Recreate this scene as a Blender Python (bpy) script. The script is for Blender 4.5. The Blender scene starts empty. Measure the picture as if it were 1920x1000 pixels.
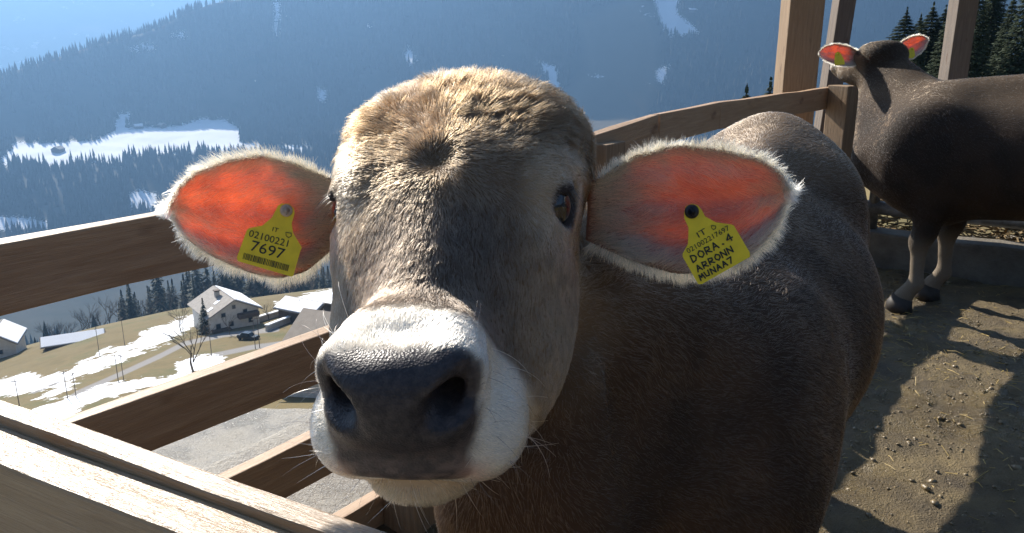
import bpy, bmesh, math, random
import numpy as np
from mathutils import Vector, Matrix

# ------------------------------------------------------------------ camera, sky, sun, exposure
scn = bpy.context.scene
COL = scn.collection
random.seed(7)
RNG = np.random.default_rng(7)

F_PX, CX, CY = 1500.0, 960.0, 500.0          # photograph is 1920 x 1000
CAM_H, PITCH = 1.4, math.radians(15.6)
camd = bpy.data.cameras.new('camera')
camd.sensor_width = 36.0
camd.lens = F_PX * 36.0 / 1920.0
camd.clip_start = 0.02
camd.clip_end = 20000
cam = bpy.data.objects.new('camera', camd)
cam.location = (0, 0, CAM_H)
cam.rotation_euler = (math.pi / 2 - PITCH, 0, 0)
COL.objects.link(cam)
scn.camera = cam

SUN_AZ = math.radians(-35.5)                 # measured from +Y towards +X
SUN_EL = math.radians(34.0)
TO_SUN = Vector((math.sin(SUN_AZ) * math.cos(SUN_EL), math.cos(SUN_AZ) * math.cos(SUN_EL), math.sin(SUN_EL)))
world = bpy.data.worlds.new('World')
scn.world = world
world.use_nodes = True
wn = world.node_tree.nodes
sky = wn.new('ShaderNodeTexSky')
sky.sky_type = 'NISHITA'
sky.sun_disc = False
sky.sun_elevation = SUN_EL
sky.sun_rotation = SUN_AZ
sky.altitude = 1200
sky.air_density = 1.0
sky.dust_density = 2.0
bg = wn['Background']
bg.inputs['Strength'].default_value = 0.065
world.node_tree.links.new(sky.outputs[0], bg.inputs[0])
sund = bpy.data.lights.new('sun', 'SUN')
sund.energy = 5.0
sund.angle = math.radians(0.53)
sund.color = (1.0, 0.93, 0.83)
sun = bpy.data.objects.new('sun', sund)
sun.rotation_euler = TO_SUN.to_track_quat('Z', 'Y').to_euler()
COL.objects.link(sun)
vs = scn.view_settings
vs.view_transform = 'Standard'
vs.look = 'None'
vs.exposure = 1.32
vs.gamma = 1.0
vs.use_curve_mapping = False
cy = scn.cycles
cy.max_bounces = 7
cy.diffuse_bounces = 3
cy.glossy_bounces = 3
cy.transmission_bounces = 6
cy.transparent_max_bounces = 8
cy.volume_bounces = 0
cy.sample_clamp_indirect = 4.0
cy.use_denoising = True
cy.caustics_reflective = False
cy.caustics_refractive = False

# ------------------------------------------------------------------ pixel <-> world
_c, _s = math.cos(PITCH), math.sin(PITCH)
CAMR = np.array([[1, 0, 0], [0, _c, -_s], [0, -_s, -_c]])
CAMO = np.array([0, 0, CAM_H])
def ray(px, py):
    return CAMR.T @ np.array([(px - CX) / F_PX, 1.0, (py - CY) / F_PX])
def at_depth(px, py, d):
    return CAMO + ray(px, py) * d
def at_z(px, py, z):
    r = ray(px, py)
    return CAMO + r * (z - CAM_H) / r[2]
def at_y(px, py, y):
    r = ray(px, py)
    return CAMO + r * y / r[1]
def project(P):
    q = (np.atleast_2d(P) - CAMO) @ CAMR.T
    d = np.where(q[:, 1] > 1e-4, q[:, 1], 1e-4)
    return CX + F_PX * q[:, 0] / d, CY + F_PX * q[:, 2] / d, q[:, 1]
# ------------------------------------------------------------------ helpers: objects, materials, meshes
def tag(o, label=None, cat=None, group=None, kind=None):
    if label: o['label'] = label
    if cat: o['category'] = cat
    if group: o['group'] = group
    if kind: o['kind'] = kind
    return o
def empty(name, loc=(0, 0, 0), rz=0.0):
    o = bpy.data.objects.new(name, None)
    o.empty_display_size = 0.1
    o.location = loc
    o.rotation_euler = (0, 0, rz)
    COL.objects.link(o)
    return o
def link_mesh(name, me, mat=None, parent=None):
    o = bpy.data.objects.new(name, me)
    if mat is not None and not me.materials: me.materials.append(mat)
    COL.objects.link(o)
    if parent is not None: o.parent = parent
    return o
def np_mesh(name, V, Fq, smooth=True):
    """V (n,3), Fq list/array of equal sized faces"""
    V = np.asarray(V, np.float32)
    Fq = np.asarray(Fq, np.int32)
    k = Fq.shape[1]
    me = bpy.data.meshes.new(name)
    me.vertices.add(len(V)); me.vertices.foreach_set('co', V.ravel())
    me.loops.add(Fq.size); me.loops.foreach_set('vertex_index', Fq.ravel())
    me.polygons.add(len(Fq))
    me.polygons.foreach_set('loop_start', np.arange(0, Fq.size, k, dtype=np.int32))
    me.polygons.foreach_set('use_smooth', np.full(len(Fq), smooth))
    me.update(calc_edges=True)
    return me
def set_col(me, name, rgb):
    a = me.attributes.new(name, 'FLOAT_COLOR', 'POINT')
    rgba = np.ones((len(rgb), 4), np.float32); rgba[:, :3] = rgb
    a.data.foreach_set('color', rgba.ravel())
def set_float(me, name, val):
    a = me.attributes.new(name, 'FLOAT', 'POINT')
    a.data.foreach_set('value', np.asarray(val, np.float32))
def bm_mesh(name, bm, mat=None, parent=None, smooth=False):
    me = bpy.data.meshes.new(name)
    bm.normal_update()
    bm.to_mesh(me); bm.free()
    if smooth:
        me.polygons.foreach_set('use_smooth', np.ones(len(me.polygons), bool))
    return link_mesh(name, me, mat, parent)
def bm_box(bm, cx, cy, cz, sx, sy, sz, M=None):
    r = bmesh.ops.create_cube(bm, size=1.0)
    for v in r['verts']:
        v.co = Vector((v.co.x * sx + cx, v.co.y * sy + cy, v.co.z * sz + cz))
        if M is not None: v.co = M @ v.co
    return r['verts']
def bm_tube(bm, pts, rad, n=8, cap=True):
    pts = [Vector(p) for p in pts]
    rings = []
    up = Vector((0, 0, 1))
    for i, p in enumerate(pts):
        t = (pts[min(i + 1, len(pts) - 1)] - pts[max(i - 1, 0)]).normalized()
        u = t.cross(up)
        if u.length < 1e-3: u = t.cross(Vector((1, 0, 0)))
        u.normalize(); w = u.cross(t)
        r = rad[i] if hasattr(rad, '__len__') else rad
        rings.append([bm.verts.new(p + (u * math.cos(a) + w * math.sin(a)) * r) for a in [2 * math.pi * k / n for k in range(n)]])
    for a, b in zip(rings, rings[1:]):
        for k in range(n):
            bm.faces.new((a[k], a[(k + 1) % n], b[(k + 1) % n], b[k]))
    if cap:
        bm.faces.new(rings[0][::-1]); bm.faces.new(rings[-1])

def vhash(ix, iy, iz, seed=0):
    h = (ix.astype(np.int64) * 374761393 + iy.astype(np.int64) * 668265263 + iz.astype(np.int64) * 2147483647 + seed * 974711) & 0xffffffff
    h = ((h ^ (h >> 13)) * 1274126177) & 0xffffffff
    h = (h ^ (h >> 16)) & 0xffff
    return h.astype(np.float32) / 65535.0
def vnoise(P, scale=1.0, seed=0):
    """value noise 0..1 of points (n,3)"""
    P = np.asarray(P, np.float64) * scale
    i = np.floor(P); f = P - i; f = f * f * (3 - 2 * f); i = i.astype(np.int64)
    out = 0
    for dx in (0, 1):
        for dy in (0, 1):
            for dz in (0, 1):
                w = (f[:, 0] if dx else 1 - f[:, 0]) * (f[:, 1] if dy else 1 - f[:, 1]) * (f[:, 2] if dz else 1 - f[:, 2])
                out = out + w * vhash(i[:, 0] + dx, i[:, 1] + dy, i[:, 2] + dz, seed)
    return out
def fbm(P, scale, oct=4, seed=0):
    s = 0; a = 0.5; t = 0
    for k in range(oct):
        s = s + a * vnoise(P, scale * 2 ** k, seed + k); t += a; a *= 0.5
    return s / t
def sstep(a, b, x):
    t = np.clip((x - a) / (b - a), 0, 1)
    return t * t * (3 - 2 * t)
def mixc(c0, c1, t):
    t = np.asarray(t)[:, None]
    return np.asarray(c0) * (1 - t) + np.asarray(c1) * t

class NT:
    """tiny node helper"""
    def __init__(self, name):
        self.m = bpy.data.materials.new(name); self.m.use_nodes = True
        self.t = self.m.node_tree; self.n = self.t.nodes; self.l = self.t.links
        self.b = self.n['Principled BSDF']; self.out = self.n['Material Output']
    def node(self, typ, **kw):
        x = self.n.new(typ)
        for k, v in kw.items():
            if k.startswith('i_'): x.inputs[k[2:].replace('_', ' ')].default_value = v
            else: setattr(x, k, v)
        return x
    def link(self, a, b): self.l.new(a, b)
    def coord(self, kind='Object', scale=(1, 1, 1), rot=(0, 0, 0)):
        c = self.n.new('ShaderNodeTexCoord'); m = self.n.new('ShaderNodeMapping')
        m.inputs['Scale'].default_value = scale; m.inputs['Rotation'].default_value = rot
        self.link(c.outputs[kind], m.inputs['Vector'])
        return m.outputs['Vector']
    def noise(self, vec, scale, detail=4, rough=0.55, dist=0.0):
        x = self.n.new('ShaderNodeTexNoise'); x.inputs['Scale'].default_value = scale
        x.inputs['Detail'].default_value = detail; x.inputs['Roughness'].default_value = rough; x.inputs['Distortion'].default_value = dist
        if vec is not None: self.link(vec, x.inputs['Vector'])
        return x.outputs['Fac']
    def ramp(self, fac, stops, interp='LINEAR'):
        r = self.n.new('ShaderNodeValToRGB'); r.color_ramp.interpolation = interp
        el = r.color_ramp.elements
        while len(el) < len(stops): el.new(0.5)
        for e, (p, c) in zip(el, stops):
            e.position = p; e.color = (*c, 1) if len(c) == 3 else c
        self.link(fac, r.inputs['Fac'])
        return r.outputs['Color']
    def mix(self, fac, a, b, mode='MIX'):
        x = self.n.new('ShaderNodeMix'); x.data_type = 'RGBA'; x.blend_type = mode
        for s, v in ((x.inputs[0], fac), (x.inputs[6], a), (x.inputs[7], b)):
            if hasattr(v, 'links'): self.link(v, s)
            else: s.default_value = v if not isinstance(v, tuple) or len(v) == 4 else (*v, 1)
        return x.outputs[2]
    def math(self, op, a, b=0.0, clamp=False):
        x = self.n.new('ShaderNodeMath'); x.operation = op; x.use_clamp = clamp
        for s, v in ((x.inputs[0], a), (x.inputs[1], b)):
            if hasattr(v, 'links'): self.link(v, s)
            else: s.default_value = v
        return x.outputs[0]
    def attr(self, name):
        a = self.n.new('ShaderNodeAttribute'); a.attribute_name = name
        return a
    def bump(self, h, strength=0.3, dist=0.01):
        b = self.n.new('ShaderNodeBump'); b.inputs['Strength'].default_value = strength; b.inputs['Distance'].default_value = dist
        self.link(h, b.inputs['Height']); self.link(b.outputs[0], self.b.inputs['Normal'])
        return b
    def base(self, c, rough=0.6, spec=0.5):
        if hasattr(c, 'links'): self.link(c, self.b.inputs['Base Color'])
        else: self.b.inputs['Base Color'].default_value = (*c, 1)
        self.b.inputs['Roughness'].default_value = rough
        self.b.inputs['Specular IOR Level'].default_value = spec
        return self.m
def flat_mat(name, c, rough=0.6, var=0.15, scale=8.0, bump=0.0, spec=0.4):
    m = NT(name); v = m.coord()
    n = m.noise(v, scale, 5)
    lo = tuple(x * (1 - var) for x in c); hi = tuple(min(1, x * (1 + var)) for x in c)
    m.base(m.ramp(n, [(0.3, lo), (0.7, hi)]), rough, spec)
    if bump: m.bump(n, bump, 0.01)
    return m.m
# ------------------------------------------------------------------ terrain: near slope, valley, opposite mountain
def lerp_tab(x, tab):
    a = np.array(tab, float)
    return np.interp(x, a[:, 0], a[:, 1])
PROFILE = [(0, -.6), (2.5, -.6), (4.2, -1.6), (6, -2.8), (10, -5.0), (30, -14.5), (60, -29.5), (75, -36.5), (100, -44.5), (150, -57), (200, -69.5),
           (240, -82), (300, -108), (450, -180), (700, -262), (950, -280), (1150, -282), (1250, -268), (1400, -212), (1500, -197), (1750, -155), (2100, 118), (2680, 560), (4300, 560)]
def _shoulder():
    out = []
    for px, py in ((-300, 750), (0, 668), (190, 614), (330, 585), (450, 567), (640, 545), (900, 520), (1300, 500)):
        r = ray(px, py); out.append((math.degrees(math.atan2(r[0], r[1])), 1.4 + 245 * r[2] / math.hypot(r[0], r[1])))
    return np.array(out)
SHOULDER = _shoulder()                               # crest of the meadow shoulder, seen against the wood behind
def terrain_z(X, Y):
    X = np.asarray(X, float); Y = np.asarray(Y, float)
    D = np.hypot(X, Y); yaw = np.degrees(np.arctan2(X, Y))
    z = lerp_tab(D, PROFILE)
    z = z + (np.interp(yaw, SHOULDER[:, 0], SHOULDER[:, 1]) - lerp_tab(245.0, PROFILE)) * sstep(80, 225, D) * sstep(430, 262, D)
    P = np.stack([X.ravel(), Y.ravel(), np.zeros(X.size)], 1)
    n1 = (fbm(P, 1 / 45., 4, 2).reshape(X.shape) - .5); n2 = (fbm(P, 1 / 300., 5, 5).reshape(X.shape) - .5)
    z = z + n1 * 5 * sstep(15, 90, D) * (1 - .7 * sstep(60, 100, D) * sstep(300, 240, D)) + n2 * 170 * sstep(1750, 2100, D) + n2 * 40 * sstep(1000, 1300, D) * sstep(1480, 1350, D)
    # the ground stays high on the hill side, right of the yard
    t = sstep(8, 26, yaw) * sstep(160, 60, D)
    z = z * (1 - t) + (-.35 - .028 * np.maximum(D - 6, 0)) * t
    back = sstep(80, 110, np.abs(yaw)) * (D < 1200)
    z = np.where(back > .5, -.35 + .10 * np.maximum(D - 8, 0) * .4, z)
    # crest of the opposite mountain falls towards the left
    cap = 118 + .44 * (X + 616) + 60 * n2
    far = D > 1450
    z = np.where(far & (yaw < 30), np.where(z > cap, cap - .05 * (z - cap), z), z)
    return z
def hit(px, py, dmin=20, dmax=2500, n=1600):
    r = ray(px, py); t = np.geomspace(dmin, dmax, n)
    P = CAMO + r[None] * t[:, None]
    d = P[:, 2] - terrain_z(P[:, 0], P[:, 1])
    i = np.nonzero(d < 0)[0]
    return P[i[0]] if len(i) else P[-1]
def poly_sd(px, py, poly):
    """signed pixel distance, positive inside"""
    P = np.asarray(poly, float); inside = np.zeros(px.shape, bool); dm = np.full(px.shape, 1e9)
    for (x0, y0), (x1, y1) in zip(P, np.roll(P, -1, 0)):
        c = ((y0 > py) != (y1 > py)) & (px < (x1 - x0) * (py - y0) / (y1 - y0 + 1e-9) + x0)
        inside ^= c
        L2 = (x1 - x0) ** 2 + (y1 - y0) ** 2 + 1e-9
        t = np.clip(((px - x0) * (x1 - x0) + (py - y0) * (y1 - y0)) / L2, 0, 1)
        dm = np.minimum(dm, np.hypot(px - x0 - t * (x1 - x0), py - y0 - t * (y1 - y0)))
    return np.where(inside, dm, -dm)
def line_d(px, py, pts):
    dm = np.full(px.shape, 1e9)
    for (x0, y0), (x1, y1) in zip(pts, pts[1:]):
        L2 = (x1 - x0) ** 2 + (y1 - y0) ** 2 + 1e-9
        t = np.clip(((px - x0) * (x1 - x0) + (py - y0) * (y1 - y0)) / L2, 0, 1)
        dm = np.minimum(dm, np.hypot(px - x0 - t * (x1 - x0), py - y0 - t * (y1 - y0)))
    return dm
SNOW_FAR = [[(0, 302), (30, 266), (75, 268), (180, 262), (213, 245), (222, 213), (245, 212), (240, 240), (330, 236), (380, 222), (425, 225), (450, 240), (452, 265), (492, 270), (490, 284), (300, 290), (240, 292), (225, 310), (140, 300), (125, 318), (60, 305), (10, 311)],
    [(-300, 330), (-60, 300), (0, 300), (0, 312), (-60, 330)],
    [(513, -30), (523, -30), (524, 60), (516, 68)], [(755, 112), (765, 85), (782, 112), (770, 122)], [(246, 94), (262, 82), (292, 84), (288, 94)], [(322, 66), (348, 60), (346, 70)],
    [(1008, 116), (1042, 125), (1052, 165), (1040, 187), (1026, 150)], [(1222, -20), (1276, -20), (1270, 25), (1312, 60), (1255, 70), (1240, 45)],
    [(528, 272), (580, 272), (575, 285), (530, 283)], [(-100, 402), (40, 408), (92, 415), (85, 430), (-100, 432)], [(595, 165), (612, 172), (608, 190), (598, 186)], [(1232, 132), (1254, 122), (1246, 158), (1232, 150)], [(235, 370), (262, 356), (296, 366), (290, 395), (250, 392)]]
CLEAR = [(1085, 40), (1200, -10), (1232, 60), (1240, 150), (1190, 262), (1060, 240), (1048, 188), (1100, 130)]
SNOW_NEAR = [[(372, 588), (362, 612), (315, 642), (290, 652), (180, 668), (190, 655), (255, 645), (265, 625), (330, 600)],
    [(-200, 735), (0, 713), (50, 700), (80, 706), (130, 694), (150, 680), (170, 675), (255, 655), (272, 660), (200, 690), (155, 706), (110, 716), (60, 736), (0, 742), (-200, 790)],
    [(60, 770), (140, 737), (220, 716), (330, 705), (420, 690), (432, 700), (350, 716), (250, 731), (160, 760), (110, 800), (40, 830)],
    [(330, 682), (380, 665), (425, 670), (415, 690), (330, 700)], [(518, 571), (600, 546), (700, 535), (700, 575), (545, 583)],
    [(60, 748), (120, 722), (150, 716), (100, 748)], [(480, 690), (560, 665), (600, 660), (500, 705)]]
SNOW_MID = [[(425, 528), (500, 515), (580, 505), (660, 488), (660, 500), (560, 520), (440, 536)]]
ROADS = [[(110, 760), (150, 735), (230, 700), (300, 668), (345, 645), (420, 628), (520, 618)], [(395, 668), (470, 652), (560, 640), (640, 632)], [(150, 700), (60, 735)]]
def build_terrain():
    yaw = np.radians(np.concatenate([np.arange(-180, -40, 5.0), np.arange(-40, 40, .2), np.arange(40, 181, 5.0)]))
    D = np.concatenate([np.linspace(2.2, 12, 16), np.geomspace(12.8, 58, 26), np.linspace(60, 275, 100), np.geomspace(280, 1180, 40), np.linspace(1200, 2200, 120), np.geomspace(2230, 4300, 20)])
    A, R = np.meshgrid(yaw, D, indexing='ij')
    X, Y = np.sin(A) * R, np.cos(A) * R
    Z = terrain_z(X, Y)
    V = np.stack([X, Y, Z], 2).reshape(-1, 3)
    G = np.arange(len(yaw) * len(D)).reshape(len(yaw), len(D))
    Fq = np.stack([G[:-1, :-1], G[:-1, 1:], G[1:, 1:], G[1:, :-1]], 2).reshape(-1, 4)
    me = np_mesh('terrain', V, Fq[:, ::-1])
    px, py, d = project(V); Rr = R.ravel(); front = (d > 1) & (px > -400) & (px < 2300)
    sn = np.full(len(V), -40.0); rd = np.full(len(V), 60.0); cl = np.full(len(V), -60.0)
    for lo, hi, polys in ((1180, 4000, SNOW_FAR), (55, 262, SNOW_NEAR), (280, 700, SNOW_MID)):
        m = front & (Rr > lo) & (Rr < hi)
        for p in polys: sn[m] = np.maximum(sn[m], poly_sd(px[m], py[m], p))
    m = front & (Rr > 55) & (Rr < 262)
    for p in ROADS: rd[m] = np.minimum(rd[m], line_d(px[m], py[m], p))
    m = front & (Rr > 1180); cl[m] = poly_sd(px[m], py[m], CLEAR)
    set_float(me, 'snow', np.clip(sn, -40, 40)); set_float(me, 'road', np.clip(rd, 0, 60)); set_float(me, 'clear', np.clip(cl, -60, 60))
    set_float(me, 'dist', Rr)
    t = NT('hillside_grass_snow')
    v = t.coord('Object')
    n = t.noise(v, .12, 6, .6); n2 = t.noise(v, .9, 5, .65); n3 = t.noise(v, .02, 6, .6)
    grass = t.ramp(n, [(.3, (.135, .105, .042)), (.5, (.185, .140, .062)), (.7, (.115, .115, .045))])
    grass = t.mix(t.math('MULTIPLY', n2, .55), grass, (.09, .075, .04))
    wood = t.ramp(n3, [(.35, (.016, .022, .016)), (.65, (.040, .040, .028))])
    ds = t.attr('dist').outputs['Fac']
    fw = t.ramp(t.math('DIVIDE', ds, 1000), [(.255, (0,) * 3), (.275, (1,) * 3)])
    c = t.mix(fw, grass, wood)
    ca = t.math('MULTIPLY_ADD', t.attr('clear').outputs['Fac'], .04); ca.node.inputs[2].default_value = .5; ca.node.use_clamp = True
    c = t.mix(ca, c, (.105, .085, .05))
    rdm = t.ramp(t.math('DIVIDE', t.attr('road').outputs['Fac'], 60), [(.055, (1,) * 3), (.09, (0,) * 3)])
    c = t.mix(rdm, c, (.22, .21, .20))
    fine = t.noise(v, .35, 6, .7)
    s = t.math('ADD', t.math('MULTIPLY', t.attr('snow').outputs['Fac'], .08), t.math('MULTIPLY', t.math('SUBTRACT', fine, .5), 3.4))
    sm = t.ramp(t.math('ADD', s, .5, True), [(.42, (0,) * 3), (.62, (1,) * 3)])
    patch = t.ramp(t.noise(v, .011, 6, .75), [(.665, (0,) * 3), (.70, (.8,) * 3)])
    patch = t.mix(fw, (0, 0, 0), patch)
    sm2 = t.mix(1.0, sm, patch, 'LIGHTEN')
    c = t.mix(sm2, c, (.83, .85, .88))
    t.base(c, .9, .15)
    t.bump(t.noise(v, 3, 5, .7), .4, .15)
    tag(link_mesh('terrain', me, t.m), kind='structure')
build_terrain()
def build_far_mountain():
    yaw = np.radians(np.arange(-60, 25, .5)); D = np.linspace(4300, 7600, 60)
    A, R = np.meshgrid(yaw, D, indexing='ij'); X, Y = np.sin(A) * R, np.cos(A) * R
    P = np.stack([X.ravel(), Y.ravel(), 0 * X.ravel()], 1)
    Z = np.minimum(-500 + (R - 4300) * .62, 380) + (fbm(P, 1 / 900., 5, 8).reshape(X.shape) - .5) * 500
    G = np.arange(X.size).reshape(X.shape)
    Fq = np.stack([G[:-1, :-1], G[:-1, 1:], G[1:, 1:], G[1:, :-1]], 2).reshape(-1, 4)[:, ::-1]
    t = NT('far_mountain_forest'); v = t.coord('Object')
    c = t.ramp(t.noise(v, .004, 8, .7), [(.40, (.02, .026, .02)), (.58, (.05, .048, .035)), (.64, (.6, .62, .66))])
    t.base(c, .95, .1)
    tag(link_mesh('mountain', np_mesh('mountain', np.stack([X, Y, Z], 2).reshape(-1, 3), Fq), t.m), kind='structure')
build_far_mountain()
# ------------------------------------------------------------------ the yard: trampled mud inside the pen, gravel outside the fence
FA, FD = np.array([-.95, 1.44]), np.array([.58, .8146])
FN = np.array([.8146, -.58])                        # towards the pen
def build_yard():
    xs = np.concatenate([np.arange(-5, -1.6, .10), np.arange(-1.6, 3.6, .035), np.arange(3.6, 9, .12)]); ys = np.concatenate([np.arange(-4, .6, .12), np.arange(.6, 6.0, .035), np.arange(6.0, 9, .12)])
    X, Y = np.meshgrid(xs, ys, indexing='ij')
    P = np.stack([X.ravel(), Y.ravel(), 0 * X.ravel()], 1)
    s = (X - FA[0]) * FN[0] + (Y - FA[1]) * FN[1]   # >0 inside the pen
    inn = sstep(-.25, .05, s)
    fs = (X + .6) * -.476 + (Y - .86) * -.879      # >0 on the camera side of the front fence
    inn = inn * sstep(.25, -.05, fs)  # unseen camera-side ground made pale gravel too, added to bounce warm light back
    clod = fbm(P, 9, 5, 4).reshape(X.shape) - .5; fineb = vnoise(P, 26, 7).reshape(X.shape) - .5
    Z = inn * (clod * .036 + fineb * .016 - .006) + (1 - inn) * (-.16 + (fbm(P, 3, 4, 9).reshape(X.shape) - .5) * .06)
    edge = sstep(-.95, -1.5, s)
    Z = Z - edge * 2.2
    Z = Z - sstep(5.6, 8.0, Y) * .5
    G = np.arange(X.size).reshape(X.shape)
    Fq = np.stack([G[:-1, :-1], G[1:, :-1], G[1:, 1:], G[:-1, 1:]], 2).reshape(-1, 4)
    me = np_mesh('ground', np.stack([X, Y, Z], 2).reshape(-1, 3), Fq)
    set_float(me, 'inside', inn.ravel()); set_float(me, 'low', np.clip(.5 - (clod * 3).ravel(), 0, 1))
    t = NT('yard_mud_gravel'); v = t.coord('Object')
    n = t.noise(v, 5, 6, .65); n2 = t.noise(v, 40, 5, .65); n3 = t.noise(v, 170, 3, .6)
    mud = t.ramp(n, [(.3, (.080, .058, .030)), (.5, (.20, .148, .070)), (.72, (.33, .245, .105))])
    mud = t.mix(t.math('MULTIPLY', n2, .7), mud, (.055, .040, .026))
    straw = t.ramp(t.noise(t.coord('Object', (30, 4, 1), (0, 0, .6)), 6, 4, .7), [(.62, (0,) * 3), (.72, (.55,) * 3)])
    mud = t.mix(straw, mud, (.32, .24, .09))
    grav = t.ramp(n2, [(.3, (.27, .24, .195)), (.7, (.46, .42, .345))])
    grav = t.mix(t.ramp(n3, [(.45, (0,) * 3), (.7, (.6,) * 3)]), grav, (.50, .48, .44))
    i = t.attr('inside').outputs['Fac']
    t.base(t.mix(i, grav, mud), .8, .4)
    wet = t.ramp(t.noise(v, 1.6, 4, .6), [(.42, (.6,) * 3), (.6, (.2,) * 3)])
    t.link(wet, t.b.inputs['Roughness'])
    t.bump(t.math('ADD', n2, t.math('MULTIPLY', n3, .8)), 1.0, .022)
    tag(link_mesh('ground', me, t.m), kind='structure')
    return me
build_yard()
# ------------------------------------------------------------------ wood
def wood_mat(name, dark, light, knot=(.10, .055, .03), stretch=(1, 14, 14), rough=.75):
    m = NT(name); v = m.coord('Object', stretch)
    g = m.noise(v, 3.0, 8, .62, 1.2); f = m.noise(m.coord('Object', (stretch[0] * 2, stretch[1] * 5, stretch[2] * 5)), 6, 4, .6)
    c = m.ramp(g, [(.25, dark), (.5, tuple((a + b) / 2 for a, b in zip(dark, light))), (.75, light)])
    c = m.mix(m.math('MULTIPLY', f, .5), c, tuple(x * .55 for x in dark))
    kn = m.noise(m.coord('Object', (2.2, 5, 5)), 2.4, 2, .5)
    c = m.mix(m.ramp(kn, [(.68, (0,) * 3), (.76, (.8,) * 3)]), c, knot)
    m.base(c, rough, .5)
    m.bump(m.math('ADD', g, m.math('MULTIPLY', f, .6)), .5, .006)
    return m.m
M_PLANK = wood_mat('weathered_plank', (.36, .215, .115), (.60, .41, .245), (.17, .085, .04), (1, 14, 14), .55)
M_RAIL = wood_mat('pale_sawn_rail', (.26, .165, .085), (.46, .33, .195), (.30, .15, .05), (1, 14, 14), .33)
M_POST = wood_mat('fence_post_wood', (.22, .138, .072), (.40, .27, .155))
M_GREYWOOD = wood_mat('grey_old_timber', (.12, .095, .075), (.26, .20, .15))
def plank_between(name, a, b, h, t, mat, parent, up=(0, 0, 1), bev=.004, jit=0.0, seed=0):
    """board whose centre line runs a-b; local x along, y thickness, z height; edges worn a little"""
    a, b = Vector(a), Vector(b); d = b - a; L = d.length
    x = d.normalized(); u = Vector(up); y = u.cross(x).normalized(); z = x.cross(y)
    r = random.Random(seed); bm = bmesh.new(); n = max(2, int(L / .25)); rings = []
    for i in range(n + 1):
        s = -L / 2 + L * i / n; j = lambda: r.uniform(-jit, jit)
        rings.append([bm.verts.new((s, sy * t / 2 + j() * .5, sz * h / 2 + j())) for sy, sz in ((-1, -1), (1, -1), (1, 1), (-1, 1))])
    for p, q in zip(rings, rings[1:]):
        for k in range(4): bm.faces.new((p[k], p[(k + 1) % 4], q[(k + 1) % 4], q[k]))
    bm.faces.new(rings[0][::-1]); bm.faces.new(rings[-1])
    bmesh.ops.recalc_face_normals(bm, faces=bm.faces)
    lng = [e for e in bm.edges if len(e.link_faces) == 2 and e.calc_face_angle(0) > .8]
    bmesh.ops.bevel(bm, geom=lng, offset=bev, segments=2, affect='EDGES', profile=.6)
    o = bm_mesh(name, bm, mat)
    o.matrix_world = Matrix(((x.x, y.x, z.x, (a.x + b.x) / 2), (x.y, y.y, z.y, (a.y + b.y) / 2), (x.z, y.z, z.z, (a.z + b.z) / 2), (0, 0, 0, 1)))
    if parent is not None:
        o.parent = parent; o.matrix_parent_inverse = Matrix.Translation(-parent.location)
    return o
def post(name, x, y, z0, z1, sx, sy, mat, parent, rz=0.0, lean=(0, 0), bev=.006):
    c = Vector((math.cos(rz), math.sin(rz), 0))
    o = plank_between(name, (x, y, z0), (x + lean[0], y + lean[1], z1), sx, sy, mat, parent, up=c, bev=bev, jit=.0015, seed=int(x * 100))
    return o
# ---- side fence: four rails per bay, posts on the pen side
def fp(px, py, z): return at_z(px, py, z)
K = [np.array([-1.145, 1.16, 1.05]), fp(1060, 268, 1.05), fp(1230, 213, 1.115), fp(1345, 191, 1.12), fp(1557, 163, 1.125)]
fence = tag(empty('side_fence', (K[0][0], K[0][1], 0)), 'brown plank fence running along the open valley side of the pen', 'fence')
RAIL_H, RAIL_T = .137, .04
for i, (a, b) in enumerate(zip(K, K[1:])):
    for j, drop in enumerate((0, .385, .665, .95)):
        a2 = Vector(a); b2 = Vector(b); d = (b2 - a2).normalized() * .012
        if i > 1 and j == 3: continue
        off = Vector((0, 0, -drop - RAIL_H / 2))
        plank_between('plank', a2 + off + d * (.3 if i else 0), b2 + off - d * .3, RAIL_H + random.uniform(-.004, .004), RAIL_T, M_PLANK, fence, jit=.0035, seed=i * 7 + j)
in3 = Vector((FN[0], FN[1], 0))
def fence_post(p, top, w=.13):
    p = Vector((p[0], p[1], 0)) + in3 * (RAIL_T / 2 + w / 2 + .002)
    post('post', p.x, p.y, -.3, top, w, w, M_POST, fence, math.atan2(FD[1], FD[0]))
c1 = fp(1128, 266, 1.035); c2 = fp(1410, 197, 1.06)
mid = (Vector(K[0]) * .42 + Vector(K[1]) * .58)
fence_post((mid.x, mid.y), 1.02); 
for cc, tz in ((c1, 1.035), (c2, 1.06)):
    post('post', cc[0], cc[1], -.3, tz, .15, .13, M_POST, fence, math.atan2(FD[1], FD[0]))
fence_post((K[0][0] + .08, K[0][1] + .1), 1.03)
cp = at_y(1593, 160, 5.25); 
post('corner_post', cp[0], cp[1], -.3, float(cp[2]), .21, .16, M_POST, fence, .5)
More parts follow.
